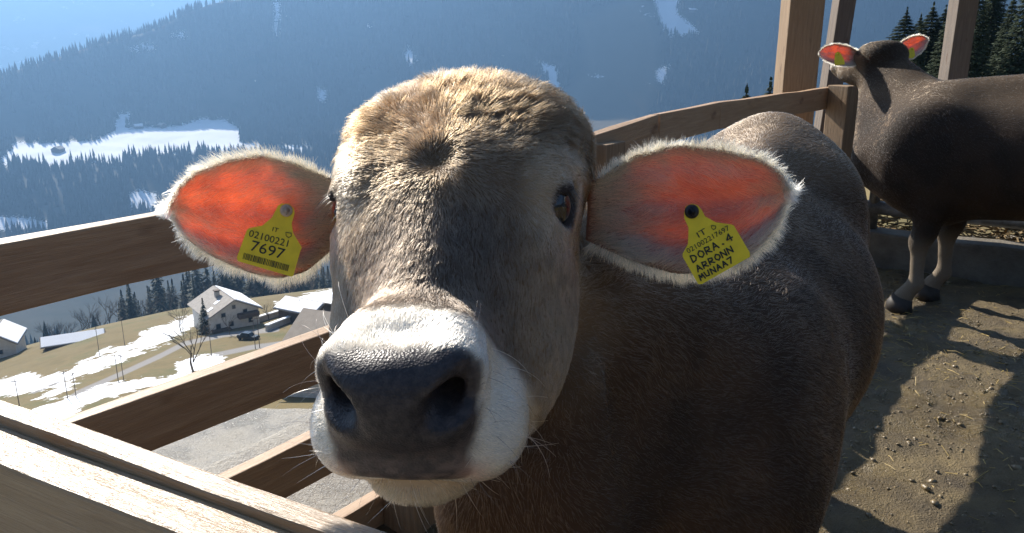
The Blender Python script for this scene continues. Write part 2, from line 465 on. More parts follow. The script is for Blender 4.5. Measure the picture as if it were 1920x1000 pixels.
# ---- front rails right below the camera
front = tag(empty('front_fence', (-.6, .9, 0)), 'two pale sunlit timber rails of the front fence below the muzzle', 'fence')
zA, zB = .97, .957
a0, a1 = Vector(at_z(0, 748, zA)), Vector(at_z(739, 1000, zA)); b0 = Vector(at_z(0, 780, zA))
dA = (a1 - a0).normalized(); nA = Vector((dA.y, -dA.x, 0))      # towards the camera
wA = abs((b0 - a0).dot(nA))
ext = 1.2
cA = a0 + nA * wA / 2
plank_between('rail', cA - dA * .60 + Vector((0, 0, -.05)), cA + dA * (1.9) + Vector((0, 0, -.05)), .10, wA, M_RAIL, front, bev=.004, jit=.002, seed=3)
g0, g1 = Vector(at_z(0, 794, zB)), Vector(at_z(0, 868, zB))
wB = abs((g1 - g0).dot(nA)); 
cB = g0 + nA * wB / 2
plank_between('rail', cB - dA * .62 + Vector((0, 0, -.075)), cB + dA * 1.9 + Vector((0, 0, -.075)), .15, wB, M_RAIL, front, bev=.005, jit=.002, seed=4)
pz = a0 - dA * .5
post('post', pz.x + nA.x * (-.07), pz.y + nA.y * (-.07), -.3, .96, .12, .12, M_POST, front, math.atan2(dA.y, dA.x))
pz = a0 + dA * 1.7
post('post', pz.x + nA.x * (-.066), pz.y + nA.y * (-.066), -.3, .96, .12, .12, M_POST, front, math.atan2(dA.y, dA.x))
for k, zz in enumerate((.55, .25)):
    plank_between('rail', cA - dA * .6 + Vector((0, 0, zz - zA)), cA + dA * 1.9 + Vector((0, 0, zz - zA)), .13, .045, M_RAIL, front, jit=.002, seed=8 + k)
# ---- open cattle shelter: tall posts, beam and roof above the frame
shel = tag(empty('cattle_shelter', (2.2, 5.6, 0)), 'open timber cattle shelter with tall squared posts behind the pen corner', 'shelter')
def tall(px, py, Y, w, t, rz, name='post', lean=(0, 0), mat=M_POST):
    p = at_y(px, py, Y)
    return post(name, p[0], p[1], -.3, 3.0, w, t, mat, shel, rz, lean), p
_, pA = tall(1497, 90, 5.75, .235, .20, .0)
_, pB = tall(1548, 90, 5.98, .12, .14, .0, 'post', (.16, 0), M_GREYWOOD)
_, pC = tall(1797, 70, 7.0, .165, .165, .0, 'post', (0, 0), M_GREYWOOD)
plank_between('beam', (pA[0] - .5, 5.75, 3.1), (7.5, 5.75, 3.1), .22, .18, M_GREYWOOD, shel)
plank_between('beam', (pA[0] - .5, 7.0, 3.45), (7.5, 7.0, 3.45), .22, .18, M_GREYWOOD, shel)
for i in range(12):
    yy = 5.35 + i * .2
    plank_between('roof_board', (1.4, yy, 3.22 + (yy - 5.35) * .27), (7.6, yy, 3.22 + (yy - 5.35) * .27), .192, .03, M_GREYWOOD, shel, up=(0, .27, -1) if False else (0, 1, .27))
# ---- back of the pen: concrete kerb, tube barrier, straw bank
def concrete():
    m = NT('old_concrete'); v = m.coord(); n = m.noise(v, 6, 7, .65); f = m.noise(v, 60, 4, .6)
    c = m.ramp(n, [(.3, (.10, .085, .065)), (.7, (.24, .215, .175))]); c = m.mix(m.math('MULTIPLY', f, .4), c, (.07, .06, .045))
    m.base(c, .85, .3); m.bump(m.math('ADD', n, f), .6, .012); return m.m
M_CONC = concrete()
def steel():
    m = NT('galvanised_steel'); v = m.coord(); n = m.noise(v, 20, 6, .65)
    m.base(m.ramp(n, [(.35, (.12, .115, .105)), (.65, (.30, .30, .29))]), .45, .5); m.b.inputs['Metallic'].default_value = .55
    m.link(m.ramp(n, [(.3, (.35,) * 3), (.7, (.7,) * 3)]), m.b.inputs['Roughness']); return m.m
M_STEEL = steel()
k0, k1 = Vector(at_z(1625, 497, 0)), Vector(at_z(1925, 538, 0))
dK = (k1 - k0).normalized(); nK = Vector((-dK.y, dK.x, 0))
kerb = tag(empty('concrete_kerb', k0), 'low stained concrete feed kerb behind the standing cow', 'kerb')
c0 = k0 - dK * .35 + nK * .11; c1k = k1 + dK * 2.2 + nK * .11
plank_between('kerb_block', c0 + Vector((0, 0, .02)), c1k + Vector((0, 0, .02)), .40, .22, M_CONC, kerb, bev=.015, jit=.006, seed=2)
plank_between('kerb_ledge', c0 + nK * .40 + Vector((0, 0, -.02)), c1k + nK * .40 + Vector((0, 0, -.02)), .20, .56, M_CONC, kerb, bev=.01, jit=.004, seed=5)
bar = tag(empty('feed_barrier', k0), 'grey galvanised tube feed barrier above the concrete kerb', 'barrier')
def tube(name, pts, r, mat, parent, n=12):
    bm = bmesh.new(); bm_tube(bm, pts, r, n); o = bm_mesh(name, bm, mat, parent, True)
    o.matrix_parent_inverse = Matrix.Translation(-parent.location); return o
e0 = k0 - dK * .2 + nK * .13; e1 = k1 + dK * 2.2 + nK * .13
for zz, r in ((.36, .045), (.62, .022), (.86, .022), (1.05, .030)):
    tube('tube_rail', [e0 + Vector((0, 0, zz)), e1 + Vector((0, 0, zz))], r, M_STEEL, bar)
for t in (0.18, 1.55, 2.9):
    q = e0 + dK * t
    tube('upright', [q + Vector((0, 0, .2)), q + Vector((0, 0, 1.12))], .034, M_STEEL, bar)
# ------------------------------------------------------------------ cattle: one continuous body from blended volumes
class Field:
    def __init__(self, ax, ay, az):
        self.ax, self.ay, self.az = [np.asarray(a, np.float32) for a in (ax, ay, az)]
        self.D = np.full((len(ax), len(ay), len(az)), 0.25, np.float32)
    def _sl(self, lo, hi):
        out = []
        for a, l, h in zip((self.ax, self.ay, self.az), lo, hi):
            i0 = max(int(np.searchsorted(a, l)) - 1, 0); i1 = min(int(np.searchsorted(a, h)) + 1, len(a))
            if i1 - i0 < 2: return None
            out.append(slice(i0, i1))
        return tuple(out)
    def _put(self, sl, d, k, sub):
        D = self.D[sl]
        if sub:
            h = np.maximum(k - np.abs(D + d), 0) / k
            self.D[sl] = np.maximum(D, -d) + h * h * k * 0.25
        else:
            h = np.maximum(k - np.abs(D - d), 0) / k
            self.D[sl] = np.minimum(D, d) - h * h * k * 0.25
    def pts(self, sl):
        return (self.ax[sl[0]][:, None, None], self.ay[sl[1]][None, :, None], self.az[sl[2]][None, None, :])
    def ell(self, c, r, k=0.03, R=None, sub=False):
        c = np.asarray(c, float); r = np.asarray(r, float)
        m = (float(max(r)) if R is not None else r) + k + 0.02
        sl = self._sl(c - m, c + m)
        if sl is None: return
        x, y, z = self.pts(sl); x = x - np.float32(c[0]); y = y - np.float32(c[1]); z = z - np.float32(c[2])
        if R is not None:
            R = R.astype(np.float32)
            x, y, z = (x * R[0, j] + y * R[1, j] + z * R[2, j] for j in range(3))
        r = r.astype(np.float32)
        k0 = np.sqrt((x / r[0]) ** 2 + (y / r[1]) ** 2 + (z / r[2]) ** 2)
        k1 = np.sqrt((x / r[0] ** 2) ** 2 + (y / r[1] ** 2) ** 2 + (z / r[2] ** 2) ** 2) + 1e-6
        self._put(sl, k0 * (k0 - 1) / k1, k, sub)
    def cone(self, a, b, ra, rb, k=0.03, sub=False):
        a = np.asarray(a, float); b = np.asarray(b, float)
        m = max(ra, rb) + k + 0.02
        sl = self._sl(np.minimum(a, b) - m, np.maximum(a, b) + m)
        if sl is None: return
        x, y, z = self.pts(sl)
        d = (b - a).astype(np.float32); L2 = float(d @ d) + 1e-9
        x = x - np.float32(a[0]); y = y - np.float32(a[1]); z = z - np.float32(a[2])
        t = np.clip((x * d[0] + y * d[1] + z * d[2]) / np.float32(L2), 0, 1)
        dist = np.sqrt((x - t * d[0]) ** 2 + (y - t * d[1]) ** 2 + (z - t * d[2]) ** 2)
        self._put(sl, dist - (np.float32(ra) + t * np.float32(rb - ra)), k, sub)
    def rbox(self, c, h, rnd, k=0.03, R=None):
        c = np.asarray(c, float); h = np.asarray(h, np.float32)
        m = float(np.linalg.norm(h)) + rnd + k + 0.02
        sl = self._sl(c - m, c + m)
        if sl is None: return
        x, y, z = self.pts(sl); x = x - np.float32(c[0]); y = y - np.float32(c[1]); z = z - np.float32(c[2])
        if R is not None:
            R = R.astype(np.float32)
            x, y, z = (x * R[0, j] + y * R[1, j] + z * R[2, j] for j in range(3))
        qx, qy, qz = np.abs(x) - h[0], np.abs(y) - h[1], np.abs(z) - h[2]
        d = np.sqrt(np.maximum(qx, 0) ** 2 + np.maximum(qy, 0) ** 2 + np.maximum(qz, 0) ** 2) + np.minimum(np.maximum(qx, np.maximum(qy, qz)), 0) - np.float32(rnd)
        self._put(sl, d, k, False)
    def surface(self):
        D = self.D; S = D < 0
        nx, ny, nz = D.shape
        cnt = np.zeros((nx - 1, ny - 1, nz - 1), np.int8)
        for i in (0, 1):
            for j in (0, 1):
                for l in (0, 1):
                    cnt += S[i:nx - 1 + i, j:ny - 1 + j, l:nz - 1 + l]
        act = (cnt > 0) & (cnt < 8)
        I, J, K = np.nonzero(act)
        idx = np.full(act.shape, -1, np.int32); idx[I, J, K] = np.arange(len(I))
        A = (self.ax, self.ay, self.az)
        acc = np.zeros((len(I), 3), np.float64); n = np.zeros(len(I))
        corners = [(i, j, l) for i in (0, 1) for j in (0, 1) for l in (0, 1)]
        val = {c: D[I + c[0], J + c[1], K + c[2]].astype(np.float64) for c in corners}
        pos = {c: np.stack([A[0][I + c[0]], A[1][J + c[1]], A[2][K + c[2]]], 1).astype(np.float64) for c in corners}
        for c in corners:
            for ax in range(3):
                if c[ax] == 1: continue
                e = list(c); e[ax] = 1; e = tuple(e)
                va, vb = val[c], val[e]; m = (va < 0) != (vb < 0)
                t = np.where(m, va / np.where(m, va - vb, 1), 0)[:, None]
                acc += np.where(m[:, None], pos[c] * (1 - t) + pos[e] * t, 0); n += m
        V = acc / n[:, None]
        Fs = []
        for ax in range(3):
            sA = [slice(None)] * 3; sB = [slice(None)] * 3
            sA[ax] = slice(0, -1); sB[ax] = slice(1, None)
            a, b = S[tuple(sA)], S[tuple(sB)]
            o1, o2 = [k for k in range(3) if k != ax]
            ii = np.stack(np.nonzero(a != b), 1)
            ok = (ii[:, o1] > 0) & (ii[:, o2] > 0) & (ii[:, o1] < D.shape[o1] - 1) & (ii[:, o2] < D.shape[o2] - 1)
            ii = ii[ok]
            flip = a[ii[:, 0], ii[:, 1], ii[:, 2]]
            q = []
            for d1, d2 in ((-1, -1), (0, -1), (0, 0), (-1, 0)):
                jj = ii.copy(); jj[:, o1] += d1; jj[:, o2] += d2
                q.append(idx[jj[:, 0], jj[:, 1], jj[:, 2]])
            q = np.stack(q, 1)
            if ax == 1: flip = ~flip
            q[~flip] = q[~flip][:, ::-1]
            Fs.append(q)
        return V, np.concatenate(Fs)
def axis(lo, flo, fhi, hi, hf, hc):
    return np.concatenate([np.arange(lo, flo, hc), np.arange(flo, fhi, hf), np.arange(fhi, hi + hc, hc)])
def relax(V, Fq, it=2, lam=0.5):
    E = np.concatenate([Fq[:, [0, 1]], Fq[:, [1, 2]], Fq[:, [2, 3]], Fq[:, [3, 0]]])
    n = len(V)
    for _ in range(it):
        acc = np.zeros_like(V); cnt = np.zeros(n)
        for a, b in ((0, 1), (1, 0)):
            for k in range(3): acc[:, k] += np.bincount(E[:, a], V[E[:, b], k], n)
            cnt += np.bincount(E[:, a], minlength=n)
        V = V + lam * (acc / np.maximum(cnt, 1)[:, None] - V)
    return V
def vnormals(V, Fq):
    N = np.cross(V[Fq[:, 2]] - V[Fq[:, 0]], V[Fq[:, 3]] - V[Fq[:, 1]])
    out = np.zeros_like(V)
    for k in range(4):
        for c in range(3): out[:, c] += np.bincount(Fq[:, k], N[:, c], len(V))
    return out / np.maximum(np.linalg.norm(out, axis=1), 1e-12)[:, None]

def head_shape(Fd, O, R, s=1.0, fine=True):
    """O origin between the eyes, R columns = (cow's left, towards nose, out of the face)"""
    def W(p): return O + R @ (np.asarray(p, float) * s)
    def e(c, r, k=.03, sub=False):
        Fd.ell(W(c), np.asarray(r) * s, k * s, R, sub)
    def cn(a, b, ra, rb, k=.03, sub=False): Fd.cone(W(a), W(b), ra * s, rb * s, k * s, sub)
    e((0, -.065, -.045), (.116, .112, .088), .03)
    e((0, -.120, -.03), (.108, .062, .060), .05)
    for sx in (-1, 1): e((sx * .050, .0, -.022), (.045, .07, .048), .04)
    for sx in (-1, 1): e((sx * .080, -.065, -.022), (.045, .070, .055), .04)
    cn((0, .0, -.03), (0, .19, -.034), .075, .060, .05)
    e((0, .05, -.08), (.07, .15, .08), .05)
    for sx in (-1, 1):
        e((sx * .066, .04, -.055), (.040, .10, .06), .04)
        e((sx * .066, .015, -.115), (.050, .115, .085), .04)
        e((sx * .066, .105, -.105), (.046, .10, .060), .04)
        cn((sx * .045, .0, -.15), (sx * .028, .20, -.078), .040, .028, .05)
        e((sx * .086, -.012, -.004), (.034, .042, .034), .03)      # brow
        e((sx * .088, .040, -.028), (.022, .035, .022), .03)       # lower orbit
    # muzzle
    Fd.rbox(W((0, .222, -.014)), np.array((.028, .022, .026)) * s, .034 * s, .035 * s, R)
    for sx in (-1, 1):
        e((sx * .056, .230, -.046), (.036, .046, .036), .025)       # upper lip
        e((sx * .041, .232, .028), (.026, .030, .024), .02)        # nostril wing
    e((0, .246, .012), (.046, .032, .046), .02)
    e((0, .262, -.034), (.055, .026, .018), .014)
    e((0, .236, -.080), (.058, .050, .027), .006)                  # chin
    e((0, .17, -.09), (.045, .08, .035), .03)
    if fine:
        e((-.004, .002, .068), (.018, .018, .022), .016, True)         # whorl dimple
        for sx in (-1, 1):
            cn((sx * .028, .286, .022), (sx * .038, .282, .036), .008, .011, .008, True)
            cn((sx * .038, .282, .032), (sx * .068, .246, .044), .014, .016, .008, True)
            cn((sx * .046, .270, .028), (sx * .068, .252, .024), .012, .012, .010, True)
            cn((sx * .040, .280, .032), (sx * .040, .225, .020), .013, .012, .010, True)
            e((sx * .114, .010, -.006), (.021, .0225, .015), .009, True)
        for sx in (-1, 1):
            cn((sx * .098, -.016, .006), (sx * .116, .004, .006), .007, .007, .010)   # upper lid
    return W
HEAD_R = np.array([[0.988, -0.0958, -0.1207], [-0.1453, -0.841, -0.5212], [0.0516, -0.5325, 0.8449]])
HEAD_O = np.array([-0.062, 0.783, 1.255])
M1 = np.array([.47, 1.66, 0.0]); EF1 = np.array([-.43, -.903, 0.0]); EL1 = np.array([.903, -.43, 0.0])
def cow_torso(Fd, M, ef, el, neck, legs):
    up = np.array([0, 0, 1.0]); R = np.stack([ef, el, up], 1)
    def W(f, l, z): return M + ef * f + el * l + up * z
    def e(c, r, k=.06): Fd.ell(W(*c), r, k, R)
    def cn(a, b, ra, rb, k=.05): Fd.cone(W(*a), W(*b), ra, rb, k)
    e((.22, 0, .77), (.48, .245, .31)); e((-.12, 0, .79), (.54, .315, .31)); e((-.50, 0, .92), (.34, .25, .25))
    cn((.40, 0, 1.03), (-.50, 0, 1.12), .06, .085, .10)
    cn((-.50, 0, 1.12), (-.80, 0, 1.08), .08, .04, .08)
    for s in (-1, 1):
        e((.42, s * .15, .74), (.18, .085, .26), .14)
        e((.52, s * .12, .70), (.10, .10, .16), .08)
        cn((-.38, s * .14, 1.05), (-.44, s * .11, 1.06), .06, .06, .14)
        cn((-.80, s * .09, 1.03), (-.74, s * .09, 1.00), .04, .06, .07)
        e((-.55, s * .14, .78), (.22, .10, .28), .07)
    cn((.62, 0, .66), (.35, 0, .52), .09, .10, .10)
    # tail
    cn((-.84, 0, 1.06), (-.90, 0, .80), .03, .022, .03); cn((-.90, 0, .80), (-.89, 0, .42), .022, .018, .02); cn((-.89, 0, .42), (-.88, 0, .25), .018, .04, .02)
    for s, fr, hd in legs:
        l = s * .145
        cn((fr - .04, l, .70), (fr - .02, l, .40), .085, .052, .05); cn((fr - .02, l, .40), (fr, l, .35), .050, .048, .03)
        cn((fr, l, .35), (fr - .01, l, .14), .040, .030, .03); cn((fr - .01, l, .14), (fr + .035, l, .075), .040, .036, .02)
        cn((fr + .035, l, .07), (fr + .05, l, .02), .044, .052, .015)
        l = s * .155
        cn((hd + .12, l, .72), (hd + .06, l, .55), .13, .085, .06); cn((hd + .06, l, .55), (hd - .06, l, .42), .075, .045, .04)
        cn((hd - .06, l, .42), (hd - .01, l, .16), .040, .033, .03); cn((hd - .01, l, .15), (hd + .04, l, .08), .041, .037, .02)
        cn((hd + .04, l, .07), (hd + .055, l, .02), .045, .052, .015)
    for a, b, ra, rb, k in neck:
        Fd.cone(a, b, ra, rb, k)
    return W
def build_cow1():
    Fd = Field(axis(-.26, -.26, .16, 1.25, .0045, .016), axis(.44, .44, 1.10, 2.75, .0045, .016), axis(-.02, .96, 1.44, 1.45, .0045, .016))
    up = np.array([0, 0, 1.0])
    def W(f, l, z): return M1 + EF1 * f + EL1 * l + up * z
    H = lambda p: HEAD_O + HEAD_R @ np.asarray(p, float)
    neck = [(H((0, -.06, -.13)), W(.50, 0, .88), .09, .19, .06), (H((0, -.04, -.16)), W(.60, 0, .74), .07, .17, .06),
            (H((0, .02, -.19)), np.array((.03, .97, .78)), .04, .10, .08), (np.array((.03, .97, .80)), np.array((.10, 1.08, .55)), .12, .13, .10),
            (np.array((.085, .86, 1.03)), np.array((.100, .862, .80)), .012, .026, .05), (np.array((.055, .85, 1.0)), np.array((.056, .852, .78)), .012, .024, .05)]
    cow_torso(Fd, M1, EF1, EL1, neck, [(1, .44, -.50), (-1, .40, -.62)])
    head_shape(Fd, HEAD_O, HEAD_R)
    V, Fq = Fd.surface()
    V = relax(V, Fq, 2, .5)
    return V, Fq
V1, F1 = build_cow1()
print('cow1', len(V1), len(F1))
# ------------------------------------------------------------------ fur, ears, eyes
def hair_material(name, rough=0.38, random_col=0.25):
    m = NT(name); m.n.remove(m.b)
    h = m.n.new('ShaderNodeBsdfHairPrincipled'); h.model = 'CHIANG'; h.parametrization = 'COLOR'
    a = m.attr('col'); info = m.n.new('ShaderNodeHairInfo')
    hsv = m.n.new('ShaderNodeHueSaturation')
    m.link(a.outputs['Color'], hsv.inputs['Color'])
    v = m.math('MULTIPLY_ADD', info.outputs['Random'], 2 * random_col); v.node.inputs[2].default_value = 1 - random_col
    m.link(v, hsv.inputs['Value'])
    m.link(hsv.outputs[0], h.inputs['Color'])
    h.inputs['Roughness'].default_value = rough; h.inputs['Radial Roughness'].default_value = 0.55
    h.inputs['Random Roughness'].default_value = 0.2
    m.link(h.outputs[0], m.out.inputs['Surface'])
    return m.m
def add_curves(name, P, rad, col, mat, parent, label=None):
    """P (n,k,3) strand points, rad (n,k) radii, col (n,3)"""
    n, k, _ = P.shape
    c = bpy.data.hair_curves.new(name)
    c.add_curves([k] * n)
    c.position_data.foreach_set('vector', np.ascontiguousarray(P, np.float32).ravel())
    a = c.attributes.get('radius') or c.attributes.new('radius', 'FLOAT', 'POINT')
    a.data.foreach_set('value', np.ascontiguousarray(rad, np.float32).ravel())
    a = c.attributes.new('col', 'FLOAT_COLOR', 'CURVE')
    rgba = np.ones((n, 4), np.float32); rgba[:, :3] = np.clip(col, 0.004, 0.97)
    a.data.foreach_set('color', rgba.ravel())
    o = bpy.data.objects.new(name, c); c.materials.append(mat)
    COL.objects.link(o); o.parent = parent
    if label: o['label'] = label
    return o
def sample(V, Fq, w, n, rng):
    """n points on quads, density weight w per vertex -> quad index, bilinear weights"""
    a = np.linalg.norm(np.cross(V[Fq[:, 2]] - V[Fq[:, 0]], V[Fq[:, 3]] - V[Fq[:, 1]]), axis=1) * w[Fq].mean(1)
    q = rng.choice(len(Fq), n, p=a / a.sum())
    s, t = rng.random(n), rng.random(n)
    B = np.stack([(1 - s) * (1 - t), s * (1 - t), s * t, (1 - s) * t], 1)
    return q, B
def interp(A, Fq, q, B):
    X = A[Fq[q]]
    return (X * B[:, :, None]).sum(1) if X.ndim == 3 else (X * B).sum(1)
def unit(x): return x / np.maximum(np.linalg.norm(x, axis=-1, keepdims=True), 1e-9)
def vec_noise(P, scale, seed):
    return np.stack([vnoise(P, scale, seed + i * 17) for i in range(3)], 1) * 2 - 1
def grow(P, N, T, L, lift, rng, k=4, lock=0.35, lock_scale=160, frizz=0.15, seed=3, droop=0.0):
    """strands: leave along normal/tangent mix and lay down towards the tangent"""
    n = len(P)
    T = T - N * (T * N).sum(1, keepdims=True)
    T = unit(T + lock * vec_noise(P, lock_scale, seed) + frizz * rng.normal(size=(n, 3)))
    T = unit(T - N * (T * N).sum(1, keepdims=True))
    out = np.zeros((n, k, 3)); cur = P - N * 0.0006
    out[:, 0] = cur
    L = (L * rng.uniform(.7, 1.15, n))[:, None] / (k - 1)
    lift = np.asarray(lift).reshape(-1, 1) * np.ones((n, 1))
    for i in range(1, k):
        f = (i - 1) / max(k - 2, 1)
        li = lift * (1.25 - 0.85 * f)
        d = unit(T + N * li + lock * .4 * f * vec_noise(P, lock_scale * 1.7, seed + 5) + np.array([0, 0, -droop * f]))
        cur = cur + d * L
        out[:, i] = cur
    return out
def taper(n, k, r, tip=0.25, rng=None):
    t = np.linspace(1, tip, k)[None, :]
    rr = np.asarray(r).reshape(-1, 1) * np.ones((n, 1))
    if rng is not None: rr = rr * rng.uniform(.75, 1.25, (n, 1))
    return rr * t
M_HAIR = hair_material('fur_hair', .33, .38)
M_LASH = hair_material('dark_lash_hair', 0.25, 0.1)

def skin_material():
    m = NT('cow_skin'); a = m.attr('col'); nz = m.attr('nose')
    v = m.coord('Object')
    fine = m.noise(v, 420, 3, .6); peb = m.n.new('ShaderNodeTexVoronoi'); peb.inputs['Scale'].default_value = 520
    m.link(v, peb.inputs['Vector'])
    big = m.noise(v, 60, 4, .6)
    c = m.mix(m.math('MULTIPLY', nz.outputs['Fac'], m.math('MULTIPLY', m.ramp(m.noise(v, 140, 4, .7), [(.4, (0,) * 3), (.75, (1,) * 3)]), .28)), a.outputs['Color'], (.20, .15, .13))
    m.base(c, .8, .3)
    r = m.ramp(nz.outputs['Fac'], [(0.0, (.85,) * 3), (1.0, (.40,) * 3)])
    m.link(m.math('ADD', m.math('MULTIPLY', big, .25), m.math('SUBTRACT', r, .12)), m.b.inputs['Roughness'])
    h = m.math('ADD', m.math('MULTIPLY', peb.outputs['Distance'], m.math('MULTIPLY', nz.outputs['Fac'], 1.2)), m.math('MULTIPLY', fine, .6))
    m.bump(h, .3, .0014)
    return m.m
M_SKIN = skin_material()
def eye_material():
    m = NT('dark_eye'); m.base((.010, .007, .006), .06, .6)
    m.b.inputs['Coat Weight'].default_value = .5; m.b.inputs['Coat Roughness'].default_value = .02
    return m.m
M_EYE = eye_material()
def ear_material():
    m = NT('ear_skin'); a = m.attr('col'); v = m.coord('Object')
    n = m.noise(v, 70, 5, .6)
    c = m.mix(n, a.outputs['Color'], m.mix(.35, a.outputs['Color'], (.30, .07, .05)))
    m.base(c, .6, .3)
    tr = m.n.new('ShaderNodeBsdfTranslucent')
    tc = m.mix(m.attr('thin').outputs['Fac'], (.12, .06, .04), (1.0, .36, .19))
    m.link(m.mix(m.ramp(m.noise(v, 38, 5, .7, .8), [(.35, (0,) * 3), (.65, (1,) * 3)]), m.mix(.6, tc, (.30, .06, .045)), tc), tr.inputs['Color'])
    mx = m.n.new('ShaderNodeMixShader'); mx.inputs[0].default_value = .58
    m.link(m.b.outputs[0], mx.inputs[1]); m.link(tr.outputs[0], mx.inputs[2]); m.link(mx.outputs[0], m.out.inputs['Surface'])
    m.bump(n, .3, .004)
    return m.m
M_EAR = ear_material()

def make_ear(parent, U, Lw, depth, cup, rng, skin_dark=(.16, .12, .085), fringe_len=.018, scale_n=1.0, nu=40, nv=28, mapper=None, inner=True, tone=1.0, tilt=0.0, glow=1.0):
    """U, Lw: matching upper / lower outline points from root to tip (pixels of the photograph); depth root..tip in metres"""
    U = np.asarray(U, float); Lw = np.asarray(Lw, float)
    def res(A, n):
        s = np.r_[0, np.cumsum(np.linalg.norm(np.diff(A, axis=0), axis=1))]; s /= s[-1]
        u = np.linspace(0, 1, n)
        X = np.stack([np.interp(u, s, A[:, i]) for i in range(A.shape[1])], 1)
        for _ in range(1): X[1:-1] = .25 * X[:-2] + .5 * X[1:-1] + .25 * X[2:]
        return X
    Ur, Lr = res(U, nu), res(Lw, nu)
    u = np.linspace(0, 1, nu)[:, None]; v = np.linspace(0, 1, nv)[None, :]
    px = Ur[:, None, 0] * (1 - v) + Lr[:, None, 0] * v; py = Ur[:, None, 1] * (1 - v) + Lr[:, None, 1] * v
    dd = np.interp(u[:, 0], np.linspace(0, 1, len(depth)), depth)[:, None] + cup * (1 - (2 * v - 1) ** 2) * np.sin(np.pi * (0.12 + .83 * u)) ** .7
    dd = dd + tilt * (2 * v - 1)
    dd = dd + .004 * np.sin(6 * np.pi * v) * np.sin(np.pi * u)
    r = np.stack([(px - CX) / F_PX, np.ones_like(px), (py - CY) / F_PX], 2) @ CAMR
    Pf = CAMO + r * dd[:, :, None]
    if mapper is not None: Pf = mapper(Pf)
    G = np.arange(nu * nv).reshape(nu, nv)
    Q = np.stack([G[:-1, :-1], G[1:, :-1], G[1:, 1:], G[:-1, 1:]], 2).reshape(-1, 4)
    Vf = Pf.reshape(-1, 3)
    N = vnormals(Vf, Q)
    toc = unit(Pf.mean((0, 1))[None] - Vf.mean(0)[None] + (CAMO if mapper is None else Vf.mean(0) + np.array([0, -1., 0])) - Vf.mean(0))
    if (N.mean(0) @ toc[0]) < 0: N = -N; Q = Q[:, ::-1]
    uu = (np.ones((nu, nv)) * u).ravel(); vv = (np.ones((nu, nv)) * v).ravel()
    edge = np.minimum(np.minimum(vv, 1 - vv) * 2.2, (1 - uu) * 1.6)
    th = (.0012 + .006 * sstep(0, .5, edge) + .012 * sstep(.4, 0, uu) * sstep(0, .5, edge)) * scale_n
    Vb = Vf - N * th[:, None]
    V = np.concatenate([Vf, Vb]); n0 = len(Vf)
    loop = np.concatenate([G[:, 0], G[-1, 1:], G[::-1, -1][1:], G[0, ::-1][1:]])
    side = np.stack([loop[:-1], loop[1:], loop[1:] + n0, loop[:-1] + n0], 1)
    Fq = np.concatenate([Q, Q[:, ::-1] + n0, side])
    pink = mixc((.78, .46, .37), (.56, .28, .21), sstep(.35, .0, uu))
    rim = sstep(.30, .05, edge)
    colf = pink * (1 - rim[:, None]) + np.array((.62, .50, .36)) * rim[:, None]
    rootc = sstep(.28, .02, uu)[:, None]
    colf = colf * (1 - rootc) + np.array((.55, .36, .25)) * rootc
    colb = np.ones((n0, 3)) * np.array((.45, .30, .22))
    me = np_mesh('ear', V, Fq)
    set_col(me, 'col', np.concatenate([colf, colb]))
    thin = glow * sstep(.08, .40, uu) * sstep(.0, .12, edge)
    set_float(me, 'thin', np.concatenate([thin, thin]))
    ear = link_mesh('ear', me, M_EAR, parent)
    # fringe along the rim
    c0 = Vf.mean(0)
    lp = Vf[loop]; nn = int(7500 * scale_n)
    sl_ = np.linalg.norm(np.diff(lp, axis=0), axis=1); seg = rng.choice(len(loop) - 1, nn, p=sl_ / sl_.sum()); t = rng.random(nn)[:, None]
    ul = uu[loop][seg]
    keep = ul > .04; seg, t, ul = seg[keep], t[keep], ul[keep]
    P = lp[seg] * (1 - t) + lp[seg + 1] * t + rng.normal(size=(len(seg), 3)) * .0012
    ax = unit((Vf[G[-1, nv // 2]] - Vf[G[0, nv // 2]])[None])
    out = unit(unit(P - (c0 + ax * ((P - c0) @ ax[0])[:, None] * .75)) + ax * .2)
    Nn = N[loop][seg]
    P = P - Nn * .003 * rng.random((len(P), 1)) - out * .004 * rng.random((len(P), 1))
    Ls = fringe_len * (.45 + .75 * vnoise(P, 60, 4)) * scale_n
    S = grow(P, Nn, out, Ls, rng.normal(.12, .35, len(P)), rng, 4, .35, 140, .16, 11)
    colh = mixc((.78, .59, .36), (.60, .42, .24), rng.random(len(P)) * .8) * tone
    parts = [(S, taper(len(P), 4, .00022 * scale_n, .3, rng), colh)]
    # hair inside, from the rim and the root towards the tip
    if inner:
        w = .18 + 1.2 * sstep(.55, .1, edge) + 1.6 * sstep(.42, .12, uu) + .5 * sstep(.5, .75, vnoise(Vf, 40, 8))
        q, B = sample(Vf, Q, w, 10000, rng)
        P, Nn, ui, vi = interp(Vf, Q, q, B), unit(interp(N, Q, q, B)), interp(uu, Q, q, B), interp(vv, Q, q, B)
        ei = interp(edge, Q, q, B)
        acr = unit((Vf[G[nu // 2, 0]] - Vf[G[nu // 2, -1]])[None])
        T = ax * .9 + acr * np.where(vi < .5, -.55, .55)[:, None] * sstep(.1, .5, ui)[:, None]
        S = grow(P, Nn, T, .013 + .010 * vnoise(P, 50, 3), .22, rng, 4, .5, 90, .2, 21)
        ci = mixc(mixc((.80, .52, .35), (.74, .58, .38), sstep(.5, .1, ei)), (.60, .42, .26), sstep(.30, .02, ui) * .8) * tone
        parts.append((S, taper(len(P), 4, .00022, .3, rng), ci))
    # back of the ear
    q, B = sample(Vf, Q, np.ones(n0), int(1800 * scale_n), rng)
    P, Nn = interp(Vb, Q, q, B), -unit(interp(N, Q, q, B))
    S = grow(P, Nn, ax * np.ones((len(P), 1)), np.full(len(P), .010) * scale_n, .3, rng, 4, .3, 120, .15, 31)
